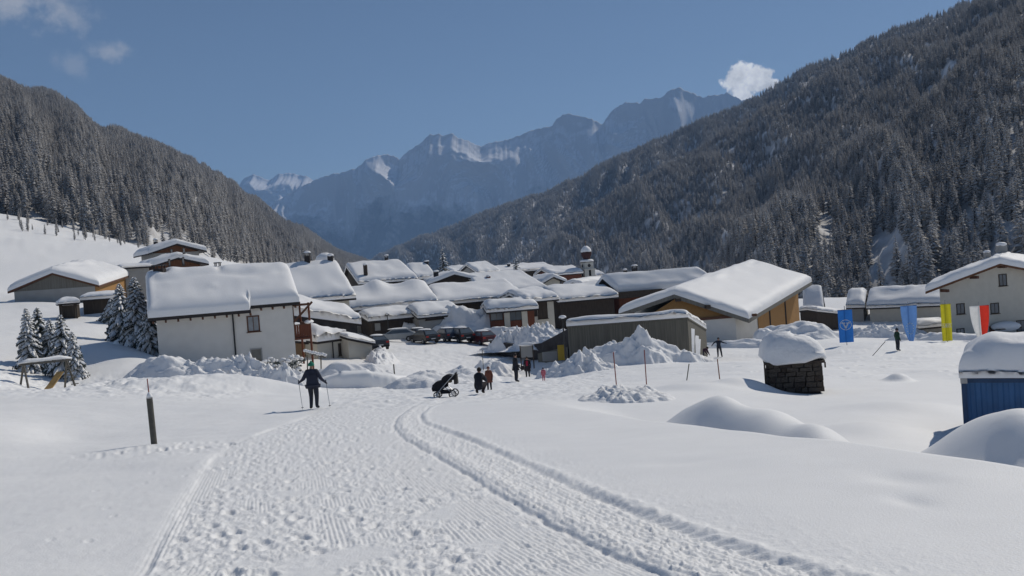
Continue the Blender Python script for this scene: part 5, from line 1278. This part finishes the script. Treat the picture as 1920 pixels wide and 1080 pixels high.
# ------------------------------------------------------------------ flags
POLE = STEEL
def banner(label, x0, x1, top, bot, Y, m, name='banner_flag', taper=0, fold=.05, pole_at=.5):
    xc = (x0 + x1) / 2; p = gp(xc, Y); hz_ = zat(p.x, p.y, top) - p.z; zb = zat(p.x, p.y, bot) - p.z; w = (x1 - x0) / F * Y
    root = empty(name, p, R(-8), label, 'flag', 'banner flags beside the ski meadow'); MB().tube([(.02, .07, -.4), (0, .07, hz_ + .35)], .03, 8).build('pole', POLE, root); MB().bar((-w / 2 - .04, .03, hz_ + .01), (w / 2 + .04, .03, hz_ + .01), .04).build('crossbar', POLE, root)
    def pt(u, v, o=0):
        k = 1 - taper * (1 - v) ** 2.2; x = (u - .5) * w * k + taper * .25 * (1 - v) ** 2 * w * .3; z = max(zb, .04) + (hz_ - max(zb, .04)) * v
        y = fold * math.sin(u * 9 + v * 2.0) * (1 - .5 * v) + .12 * fold * math.sin(v * 9) - o; return Vector((x, y, z))
    nu_, nv_ = 24, 24
    def sheet(u0, u1, mm, nm, o=0, v0=0, v1=1, parent=root):
        P = np.array([[tuple(pt(u0 + (u1 - u0) * i / nu_, v0 + (v1 - v0) * j / nv_, o)) for i in range(nu_ + 1)] for j in range(nv_ + 1)]); return add(nm, gridmesh(nm, P, mm), parent)
    return root, pt, sheet, hz_, w
def cloth(name, c): 
    m = mat(name, c, .8, .12, 3, spec=.1); b = m.node_tree.nodes['Principled BSDF']
    nt = m.node_tree; tr = nt.nodes.new('ShaderNodeBsdfTranslucent'); src = [l.from_socket for l in nt.links if l.to_socket == b.inputs['Base Color']][0]; nt.links.new(src, tr.inputs['Color'])
    mx = nt.nodes.new('ShaderNodeMixShader'); mx.inputs[0].default_value = .45; nt.links.new(b.outputs[0], mx.inputs[1]); nt.links.new(tr.outputs[0], mx.inputs[2]); nt.links.new(mx.outputs[0], nt.nodes['Material Output'].inputs['Surface']); return m
WCL = cloth('white_cloth', (.8, .8, .78))
r, pt, sheet, hz_, w = banner('deep blue banner with a white V emblem in a ring', 1575, 1601, 581, 642, 79, None, fold=.02)
sheet(0, 1, cloth('blue_cloth', (.03, .15, .48)), 'cloth')
def on(pt, hz, w, cu, cv, x, z, o=.03): return pt(cu + x / w, cv + z / hz, o)
mb = MB(); n = 28; Rr = w * .42
for j in range(n):
    a0, a1 = 2 * math.pi * j / n, 2 * math.pi * (j + 1) / n
    mb.face([on(pt, hz_, w, .5, .54, math.cos(a) * q, math.sin(a) * q) for a, q in ((a0, Rr), (a1, Rr), (a1, Rr * .88), (a0, Rr * .88))][::-1])
mb.build('ring', WCL, r)
mb = MB()
for sg in (-1, 1):
    for poly in ([(0, -.75), (.16, -.62), (.48, .22), (.22, .22), (.0, -.30)], [(.08, .22), (.66, .22), (.74, .42), (.50, .58), (.28, .40), (.10, .50)]):
        pts = [on(pt, hz_, w, .5, .54, sg * x * Rr, z * Rr, .032) for x, z in poly]; mb.face(pts if sg > 0 else pts[::-1])
mb.build('emblem', WCL, r)
r, pt, sheet, hz_, w = banner('light blue banner with a circle of pale stars, narrowing downwards', 1693, 1722, 573, 641, 79, None, taper=.72, fold=.05)
sheet(0, 1, cloth('light_blue_cloth', (.13, .27, .58)), 'cloth'); YS = cloth('pale_star', (.75, .7, .45))
for k in range(12):
    a = 2 * math.pi * k / 12; cx_, cz_ = math.cos(a) * w * .30, math.sin(a) * w * .36; mb = MB(); pts = []
    for j in range(10):
        b = math.pi / 2 + math.pi * j / 5; q = w * (.055 if j % 2 == 0 else .024); pts.append(on(pt, hz_, w, .5, .36, cx_ + math.cos(b) * q, cz_ + math.sin(b) * q, .05))
    mb.face(pts); mb.build('star', YS, r)
r, pt, sheet, hz_, w = banner('narrow yellow green banner with a band of white lettering across its middle', 1768, 1786, 570, 641, 79, None, fold=.05)
sheet(0, 1, cloth('yellow_cloth', (.55, .50, .03)), 'cloth')
sheet(.0, 1, WCL, 'trim', .02, .465, .475, r); sheet(.0, 1, WCL, 'trim', .02, .365, .375, r)
mb = MB()
for k, (u0, u1, va, vb) in enumerate(((.08, .14, .385, .45), (.18, .30, .385, .40), (.18, .24, .385, .45), (.36, .52, .385, .455), (.58, .64, .385, .45), (.68, .82, .42, .45), (.68, .74, .385, .45), (.86, .92, .385, .45))): mb.face([pt(u0, va, .03), pt(u1, va, .03), pt(u1, vb, .03), pt(u0, vb, .03)])
mb.build('lettering', WCL, r)
r, pt, sheet, hz_, w = banner('white and red banner before the cream house, narrowing downwards', 1823, 1857, 573, 640, 79, None, taper=.68, fold=.05)
sheet(0, .52, WCL, 'white_cloth', 0); sheet(.52, 1, cloth('red_cloth', (.72, .05, .03)), 'red_cloth', 0)

# ------------------------------------------------------------------ parked cars
def car_mesh(root, L, Wc, Hc, paint, estate=True, snow=False):
    prof = [(-L / 2, .35), (-L / 2, .72), (-L / 2 + .08, .88), (-L / 2 + .95, .98), (-L / 2 + 1.75, Hc - .04), (-L / 2 + 2.4, Hc), (L / 2 - .95 if estate else L / 2 - 1.4, Hc - .03), (L / 2 - .25 if estate else L / 2 - .8, 1.0), (L / 2 - .04, .92), (L / 2, .6), (L / 2 - .03, .32)]
    n = len(prof); secs = [(-1, .0), (-.96, 1), (-.5, 1), (0, 1), (.5, 1), (.96, 1), (1, 0)]
    def wy(z): return Wc / 2 * (1 if z < .95 else 1 - .30 * (z - .95) / (Hc - .95))
    mb = MB(); b0 = 0
    for sgn in (-1, 1):
        for x, z in prof: mb.v.append((x, sgn * wy(z), z))
    for i in range(n):
        j = (i + 1) % n; mb.f.append((i, j, n + j, n + i)); mb.m.append(0)
    for s, o in ((0, 1), (1, -1)):
        base = s * n
        for tri in ((0, 1, 2, 8, 9, 10), (2, 3, 7, 8), (3, 4, 5, 6, 7)):
            f = tuple(base + t for t in tri); mb.f.append(f[::-1] if s == 0 else f); mb.m.append(0)
    body = mb.build('body', paint, root); bv = body.modifiers.new('bevel', 'BEVEL'); bv.width = .06; bv.segments = 2
    g = MB()
    for sg in (-1, 1):
        y1, y2 = wy(1.02) + .012, wy(Hc - .12) + .012; xs = [-L / 2 + 1.08, -L / 2 + 1.85, L / 2 - (1.02 if estate else 1.5), L / 2 - (.52 if estate else 1.05)]
        q = [(xs[0], sg * y1, 1.02), (xs[1], sg * y2, Hc - .12), (xs[2], sg * y2, Hc - .12), (xs[3], sg * y1, 1.02)]; g.face(q if sg > 0 else q[::-1])
    g.face([(-L / 2 + .97, -wy(1) * .9, 1.04), (-L / 2 + .97, wy(1) * .9, 1.04), (-L / 2 + 1.62, wy(Hc) * .92, Hc - .10), (-L / 2 + 1.62, -wy(Hc) * .92, Hc - .10)])
    xr1, xr0 = L / 2 - (.28 if estate else .84), L / 2 - (.86 if estate else 1.32)
    g.face([(xr1 + .02, wy(1) * .88, 1.04), (xr1 + .02, -wy(1) * .88, 1.04), (xr0 + .03, -wy(Hc) * .9, Hc - .1), (xr0 + .03, wy(Hc) * .9, Hc - .1)]); g.build('windows', GLASS, root)
    for x in (-L / 2 + .8, L / 2 - .85):
        for sg in (-1, 1):
            w_ = MB(); w_.tube([(x, sg * (Wc / 2 - .2), .32), (x, sg * (Wc / 2 + .01), .32)], .32, 18); wh_ = w_.build('wheel', RUBBER, root); h_ = MB(); h_.tube([(x, sg * (Wc / 2), .32), (x, sg * (Wc / 2 + .025), .32)], .19, 14); h_.build('rim', STEEL, wh_)
    TL = mat('tail_light_red', (.35, .02, .015), .3); HL = mat('lamp_glass', (.5, .5, .5), .2)
    for sg in (-1, 1):
        MB().box((L / 2 - .01, sg * (Wc / 2 - .2), .82), (.05, .3, .18)).build('tail_light', TL, root); MB().box((-L / 2 + .03, sg * (Wc / 2 - .25), .72), (.08, .34, .15)).build('headlight', HL, root)
    MB().box((L / 2 + .01, 0, .55), (.03, .5, .12)).build('number_plate', HL, root); MB().box((L / 2, 0, .42), (.10, Wc * .92, .16)).build('bumper', RUBBER, root)
    s = MB(); s.blob((.15, 0, Hc + .0), (L * .26, Wc * .36, .10), 0, 16, 6); s.build('snow_cap', SNOWR, root, smooth=True)
CG = 'cars parked in the village car park'
def paint(n, c): return mat(n, c, .35, .1, 3, spec=.5)
def car(label, px, Y, yaw, L, H_, pnt, z=None):
    p = gp(px, Y); r = empty('parked_car', p, yaw, label, 'car', CG); car_mesh(r, L, 1.8, H_, pnt)
car('silver estate car side on, leftmost in the car park', 744, 104, R(6), 4.5, 1.5, paint('silver_paint', (.35, .37, .38)))
navy, black, dgrey = paint('dark_blue_paint', (.015, .02, .04)), paint('black_paint', (.012, .012, .014)), paint('dark_grey_paint', (.03, .032, .036))
for px, Y, lab, m, yw, hh_ in ((783, 108, 'dark car farthest left of the dark row, behind the black one', dgrey, -62, 1.5), (797, 101, 'black hatchback with tail light toward the silver car', black, -58, 1.52), (838, 103, 'dark blue car between the black hatchback and the big dark van', navy, -62, 1.5),
                              (864, 102, 'tall black car left of the dark red one', black, -62, 1.62), (904, 101, 'dark red car in the parked row', paint('dark_red_paint', (.07, .010, .012)), -62, 1.5), (958, 103, 'dark car at the right end of the row, half behind the snow', dgrey, -62, 1.5)):
    car(lab, px, Y, R(yw), 4.3, hh_, m)
car('dark car half hidden behind the white shed by the lane', 707, 92, R(-70), 4.2, 1.45, dgrey)

# ------------------------------------------------------------------ people
SKIN = mat('skin', (.42, .24, .17), .6)
def fig(name, J, E, rad, colors, tagf, sub=1):
    """one skinned body. J joints, E bones (first joint is the root), colors by bone"""
    me = bpy.data.meshes.new(name); names = list(J); me.from_pydata([J[k] for k in names], [(names.index(a), names.index(b)) for a, b in E], [])
    o = bpy.data.objects.new(name, me); COL.objects.link(o); md = o.modifiers.new('skin', 'SKIN'); md.use_smooth_shade = True
    sv = me.skin_vertices[0].data
    for i, k in enumerate(names): r = rad[k]; sv[i].radius = r if isinstance(r, tuple) else (r, r); sv[i].use_root = (i == 0)
    ss = o.modifiers.new('sub', 'SUBSURF'); ss.levels = sub; ss.render_levels = sub
    dg = bpy.context.evaluated_depsgraph_get(); m2 = bpy.data.meshes.new_from_object(o.evaluated_get(dg)); bpy.data.objects.remove(o)
    m2.name = name; m2.materials.clear(); ms = []
    for c in colors.values():
        if c not in ms: ms.append(c)
    for c in ms: m2.materials.append(c)
    seg = [(np.array(J[a]), np.array(J[b]), tagf(a, b)) for a, b in E]
    for f in m2.polygons:
        c = np.array(f.center); best = None
        for a, b, t in seg:
            d = b - a; u = np.clip(np.dot(c - a, d) / max(np.dot(d, d), 1e-9), 0, 1); q = np.linalg.norm(c - a - d * u)
            if best is None or q < best[0]: best = (q, t)
        f.material_index = ms.index(colors[best[1]]); f.use_smooth = True
    return m2
EDG = [('pel', 'sp'), ('sp', 'ch'), ('ch', 'ne'), ('ne', 'he'), ('he', 'ht'), ('he', 'no'), ('pel', 'hl'), ('hl', 'kl'), ('kl', 'al'), ('al', 'tl'), ('pel', 'hr'), ('hr', 'kr'), ('kr', 'ar'), ('ar', 'tr'),
       ('ch', 'sl'), ('sl', 'el'), ('el', 'wl'), ('wl', 'pl'), ('pl', 'f1l'), ('pl', 'f2l'), ('pl', 'thl'), ('ch', 'sr'), ('sr', 'er'), ('er', 'wr'), ('wr', 'pr'), ('pr', 'f1r'), ('pr', 'f2r'), ('pr', 'thr')]
STAND = dict(pel=(0, 0, .96), sp=(0, 0, 1.14), ch=(0, 0, 1.36), ne=(0, .01, 1.52), he=(0, .02, 1.62), ht=(0, .01, 1.70), no=(0, .115, 1.61), hl=(-.10, 0, .90), kl=(-.115, .015, .49), al=(-.12, -.02, .09), tl=(-.14, .15, .045), hr=(.10, 0, .90), kr=(.115, .015, .49), ar=(.12, -.02, .09), tr=(.14, .15, .045),
             sl=(-.19, 0, 1.42), el=(-.27, -.03, 1.14), wl=(-.28, .06, .90), sr=(.19, 0, 1.42), er=(.27, -.03, 1.14), wr=(.28, .06, .90))
RAD = dict(pel=(.17, .13), sp=(.155, .12), ch=(.18, .13), ne=.065, he=(.095, .10), ht=(.07, .075), no=.018, hl=.115, kl=.09, al=.068, tl=.052, hr=.115, kr=.09, ar=.068, tr=.052, sl=.085, el=.06, wl=.042, sr=.085, er=.06, wr=.042)
def person(label, px, Y, yaw, hgt, jacket, trousers, hat=None, pose=None, coat=None, hair=None, glove=None, boots=None, name='person', bulk=1.0, zoff=0.0, headcol=None):
    J = dict(STAND); J.update(pose or {}); 
    for s in 'lr':
        w = Vector(J['w' + s]); d = (w - Vector(J['e' + s])).normalized(); sd_ = Vector((1 if s == 'l' else -1, 0, 0)); pl = w + d * .07
        fw = Vector((0, .6, -.5)).normalized()
        J['p' + s] = tuple(pl); J['f1' + s] = tuple(pl + d * .06 + fw * .03); J['f2' + s] = tuple(pl + d * .05 + Vector((0, -.025, -.01)) + fw * .02); J['th' + s] = tuple(w + d * .03 + sd_ * .045 + Vector((0, .02, 0)))
    rad = dict(RAD)
    for s in 'lr': rad.update({'p' + s: (.04, .028), 'f1' + s: .014, 'f2' + s: .013, 'th' + s: .014})
    for k in rad:
        if k in ('pel', 'sp', 'ch', 'sl', 'sr', 'el', 'er', 'hl', 'hr'): rad[k] = tuple(x * bulk for x in rad[k]) if isinstance(rad[k], tuple) else rad[k] * bulk
    gl = glove or SKIN; bo = boots or RUBBER
    cols = dict(j=jacket, t=trousers, h=headcol or SKIN, g=gl, b=bo)
    def tf(a, b):
        if b in ('he', 'ht', 'no') or a == 'he': return 'h'
        if a[0] in 'p' and a != 'pel' or b[:1] == 'p' and b != 'pel' and a[0] == 'w': return 'g'
        if (a, b) in (('al', 'tl'), ('ar', 'tr')): return 'b'
        if a[0] in 'hk' and a != 'he' or a == 'pel' and b in ('hl', 'hr'): return 't' if a != 'pel' else 'j'
        return 'j'
    m = fig('body', J, EDG, rad, cols, tf); p = gp(px, Y); s = hgt / 1.74
    root = empty(name, p + Vector((0, 0, zoff)), yaw, label, 'person'); root.scale = (s, s, s); add('body', m, root)
    H_ = Vector(J['he'])
    if hat or hair:
        q = MB(); c = H_ + Vector((0, -.015, .055))
        nv = 7
        b = MB(); b.blob(tuple(c), ((.118, .128, .115) if hat else (.104, .112, .108)), 0, 16, 10); me = b.mesh('x', hat or hair, True)
        keep = [f for f in b.f if max(b.v[i][2] for i in f) > c.z - (.03 if hat else .10) and not (hair and not hat and sum(b.v[i][1] for i in f) / 4 > c.y + .07 and max(b.v[i][2] for i in f) < c.z + .05)]
        h = MB(); h.v = b.v; h.f = keep; h.m = [0] * len(keep); o = h.build('hat' if hat else 'hair', hat or hair, root, smooth=True)
        if hat: pm = MB(); pm.blob((c.x, c.y, c.z + .13), .035, 0, 8, 6); pm.build('bobble', hat, o, smooth=True)
    if coat:
        c0 = Vector(J['pel']); k = MB(); rows = [(1.30, .19, .145), (1.12, .175, .14), (.98, .20, .165), (.80, .225, .185), (coat[1], .25, .205)]; n = 20
        for z, a, b in rows:
            for j in range(n):
                an = 2 * math.pi * j / n; f_ = 1 + .05 * math.sin(an * 5) * (1 if z < .9 else 0); k.v.append((a * f_ * bulk * math.cos(an), b * f_ * bulk * math.sin(an), z))
        for i in range(len(rows) - 1):
            for j in range(n): k.f.append((i * n + j, (i + 1) * n + j, (i + 1) * n + (j + 1) % n, i * n + (j + 1) % n)); k.m.append(0)
        k.build('coat', coat[0], root, smooth=True)
    return root, J, s
NV = mat('navy_jacket', (.034, .038, .060), .85, .3, 4, .01, 25); NT = mat('dark_trousers', (.034, .037, .05), .85, .25, 4, .008, 25); GRN = mat('green_knit', (.03, .22, .14), .95, .3, 12, .01, 60)
BK = mat('black_down', (.022, .024, .032), .85, .3, 4, .012, 20); BRW = mat('rust_brown_coat', (.19, .07, .045), .9, .25, 4, .01, 25); RDJ = mat('red_scarf', (.35, .02, .05), .85, .2, 5); DRK = mat('dark_coat', (.03, .024, .026), .9, .25, 4, .01, 20)
PNK = mat('pink_suit', (.55, .16, .20), .85, .15, 5); DH = mat('dark_hair', (.02, .014, .011), .7); OLV = mat('green_black_jacket', (.02, .06, .035), .85, .3, 4); PRP = mat('purple_dark_jacket', (.05, .02, .04), .85, .3, 4)
r, J, s = person('person walking away with two ski poles, green bobble hat and dark jacket', 590, 35, R(-2), 1.78, NV, NT, hat=GRN, glove=BK, bulk=1.22, coat=(NV, .93),
       pose=dict(el=(-.33, -.06, 1.15), wl=(-.52, .12, 1.04), er=(.34, -.05, 1.14), wr=(.44, .16, .98), kl=(-.10, .06, .49), al=(-.10, -.06, .10), tl=(-.16, .10, .045), kr=(.12, .02, .49), ar=(.10, .0, .09), tr=(.14, .16, .045)))
for sg, sx in (('l', -1), ('r', 1)):
    h_ = Vector(J['p' + sg]); q = empty('ski_pole', r.matrix_world.translation, 0, ('ski pole in the left hand of the walker', 'ski pole in the right hand of the walker')[sx > 0], 'ski pole', 'two ski poles of the walker')
    q.location = r.location; q.rotation_euler = r.rotation_euler; q.scale = r.scale
    tip = Vector((h_.x + .14, h_.y - .25, .02)); top = h_ + Vector((-.01, .01, .09))
    MB().tube([top, tip], [.012, .008], 8).build('shaft', STEEL if sx else STEEL, q); MB().tube([top + Vector((0, 0, .02)), top.lerp(tip, .12)], .018, 8).build('grip', RUBBER, q); MB().tube([top.lerp(tip, .93), top.lerp(tip, .94)], .05, 12).build('basket', RUBBER, q)
CR = dict(pel=(0, -.05, .36), sp=(0, .0, .55), ch=(0, .10, .78), ne=(0, .15, .93), he=(0, .18, 1.02), ht=(0, .17, 1.10), no=(0, .275, 1.0), hl=(-.10, -.02, .34), kl=(-.16, .36, .50), al=(-.13, .02, .09), tl=(-.15, .20, .045), hr=(.10, -.02, .34), kr=(.22, .34, .46), ar=(.15, .02, .09), tr=(.17, .20, .045),
          sl=(-.14, .12, .80), el=(-.22, .28, .60), wl=(-.12, .46, .55), sr=(.14, .12, .80), er=(.24, .26, .60), wr=(.20, .46, .50))
person('person in a black down jacket crouching with the back to the camera', 899, 41, R(-20), 1.76, BK, DRK, hair=DH, glove=BK, pose=CR, bulk=1.5)
person('child in a rust brown coat standing beside the crouching person', 918, 46, R(165), 1.2, BRW, NT, hat=BRW, coat=(BRW, .62), glove=BK, bulk=1.15)
r, J, s = person('woman in a long dark parka standing with her hands low, left of two women', 969, 54, R(-70), 1.70, BK, NT, hair=DH, coat=(BK, .72), glove=BK, bulk=1.12, pose=dict(wl=(-.2, .26, 1.0), wr=(.22, .22, .86)))
b = MB(); b.tube([(.0, 0, 0), (.0, 0, .24)], [.10, .12], 10); o = b.build('bag', DRK); o.location = r.location + Vector((.42, -.05, .70)); tag(o, 'small dark bag in the hand of the woman in the long dark parka', 'bag')
b2 = MB(); b2.tube([(-.07, 0, .24), (0, 0, .36), (.07, 0, .24)], .01, 6, cap=False); b2.build('handle', DRK, o)
r, J, s = person('woman in a dark open coat with a red top, right of two women', 990, 74, R(175), 1.68, DRK, NT, hair=DH, coat=(DRK, .55), glove=BK, bulk=1.12)
f_ = MB(); f_.box((0, .165, 1.22), (.17, .05, .42)); f_.build('scarf', RDJ, r)
person('toddler in a pink snowsuit', 1020, 55, R(170), .78, PNK, PNK, hat=DRK, glove=PNK, boots=PNK, bulk=1.5, headcol=SKIN)
person('man in a dark jacket standing at the edge of the meadow, arms out', 1349, 83, R(160), 1.78, NV, NT, hair=DH, glove=BK, bulk=1.1, pose=dict(el=(-.42, .02, 1.3), wl=(-.62, .08, 1.25), er=(.40, 0, 1.32), wr=(.56, .05, 1.12), hl=(-.11, 0, .9), kl=(-.18, .02, .49), al=(-.22, 0, .09), tl=(-.26, .14, .045)))
BD = dict(pel=(0, -.12, .90), sp=(0, .02, 1.02), ch=(0, .24, 1.10), ne=(0, .38, 1.13), he=(0, .48, 1.15), ht=(0, .55, 1.17), no=(0, .52, 1.06), hl=(-.1, -.1, .86), hr=(.1, -.1, .86), sl=(-.19, .28, 1.10), el=(-.22, .36, .84), wl=(-.18, .48, .66), sr=(.19, .28, 1.10), er=(.24, .38, .84), wr=(.2, .50, .64))
person('person in a purple jacket bending forward at the corner of the concrete shed', 1319, 79, R(-75), 1.72, PRP, NT, hair=DH, glove=BK, pose=BD, bulk=1.25)
person('person in dark clothes half hidden behind the stone hut', 1430, 80, R(30), 1.2, BK, NT, hair=DH, glove=BK)
person('skier in a green and black jacket standing on the meadow', 1684, 70, R(-80), 1.72, OLV, NT, hat=BK, glove=BK, bulk=1.15)
# ------------------------------------------------------------------ pushchair
p = gp(836, 39); pc = empty('pushchair', p, R(172), 'black pushchair with big wheels and raised hood', 'pushchair'); ALU = mat('brushed_aluminium', (.45, .45, .45), .4, metal=.6); CLO = mat('black_pushchair_fabric', (.014, .015, .02), .8, .3, 6, .01, 20); CLG = mat('khaki_lining', (.12, .10, .06), .9, .2, 6)
def wheel(x, y, r_):
    w = MB(); n = 22
    for j in range(n): a0, a1 = 2 * math.pi * j / n, 2 * math.pi * (j + 1) / n; w.tube([(x + r_ * math.cos(a0), y, r_ + .0 + r_ * math.sin(a0)), (x + r_ * math.cos(a1), y, r_ + r_ * math.sin(a1))], .026, 6, cap=False)
    o = w.build('wheel', RUBBER, pc); h = MB()
    for j in range(5): a = 2 * math.pi * j / 5; h.bar((x, y, r_), (x + (r_ - .02) * math.cos(a), y, r_ + (r_ - .02) * math.sin(a)), .03)
    h.tube([(x, y - .03, r_), (x, y + .03, r_)], .04, 10); h.build('spokes', ALU, o)
wheel(-.36, -.27, .15); wheel(-.36, .27, .15); wheel(.34, -.22, .13); wheel(.34, .22, .13)
for y in (-.24, .24):
    MB().tube([(.36, y, .16), (.05, y, .48), (-.28, y, .80), (-.52, y, 1.03)], .016, 8).build('frame_tube', ALU, pc); MB().tube([(-.36, y, .17), (-.12, y, .40), (.05, y, .50)], .016, 8).build('frame_tube', ALU, pc)
MB().tube([(-.52, -.24, 1.03), (-.56, 0, 1.05), (-.52, .24, 1.03)], .022, 8).build('handle', RUBBER, pc)
def shell(profile, w, m, nm):
    P = np.array([[(x, y * w * (1 - .12 * abs(y) ** 3), z - .03 * y * y) for y in np.linspace(-1, 1, 11)] for x, z in profile]); return P
sh = MB(); pr = [(.52, .30), (.55, .42), (.50, .58), (.35, .70), (.15, .74), (.0, .72)]
k = MB()
for (x0, z0), (x1, z1) in zip(pr[:-1], pr[1:]): k.face([(x0, -.21, z0), (x0, .21, z0), (x1, .23, z1), (x1, -.23, z1)])
for sg in (-1, 1):
    f = [(x, sg * (.22), z) for x, z in pr] + [(-.12, sg * .22, .66), (-.10, sg * .2, .45), (.2, sg * .2, .28)]; k.face(f if sg < 0 else f[::-1])
k.face([(-.10, -.2, .45), (-.10, .2, .45), (.2, .2, .28), (.2, -.2, .28)]); k.face([(.2, -.2, .28), (.2, .2, .28), (.52, .21, .30), (.52, -.21, .30)]); k.build('seat', CLO, pc)
hd = MB(); prv = None
for j in range(9):
    a = R(8 + j * 20); c = (-.18, .70); x, z = c[0] + .30 * math.cos(a) * (1 if j < 5 else 1.0), c[1] + .28 * math.sin(a)
    cur = [(x, -.21, z), (x, .21, z)]
    if prv: hd.face([prv[0], prv[1], cur[1], cur[0]]); hd.face([prv[0], cur[0], (c[0], -.215, c[1])]); hd.face([prv[1], (c[0], .215, c[1]), cur[1]])
    prv = cur
hd.build('hood', CLO, pc); MB().box((-.22, 0, .74), (.16, .3, .22)).build('lining', CLG, pc)
MB().box((-.02, 0, .24), (.42, .34, .14)).build('basket', CLO, pc)
bg_ = MB(); bg_.box((-.50, 0, .72), (.16, .30, .34), taper=.9); bg_.box((-.50, 0, .95), (.18, .26, .12), taper=.7); o = bg_.build('bag', mat('dark_tote', (.05, .045, .04), .85, .3, 5)); o.location = p; o.rotation_euler[2] = R(172); bev = o.modifiers.new('b', 'BEVEL'); bev.width = .03; bev.segments = 2; tag(o, 'dark bag hanging from the pushchair handle', 'bag')
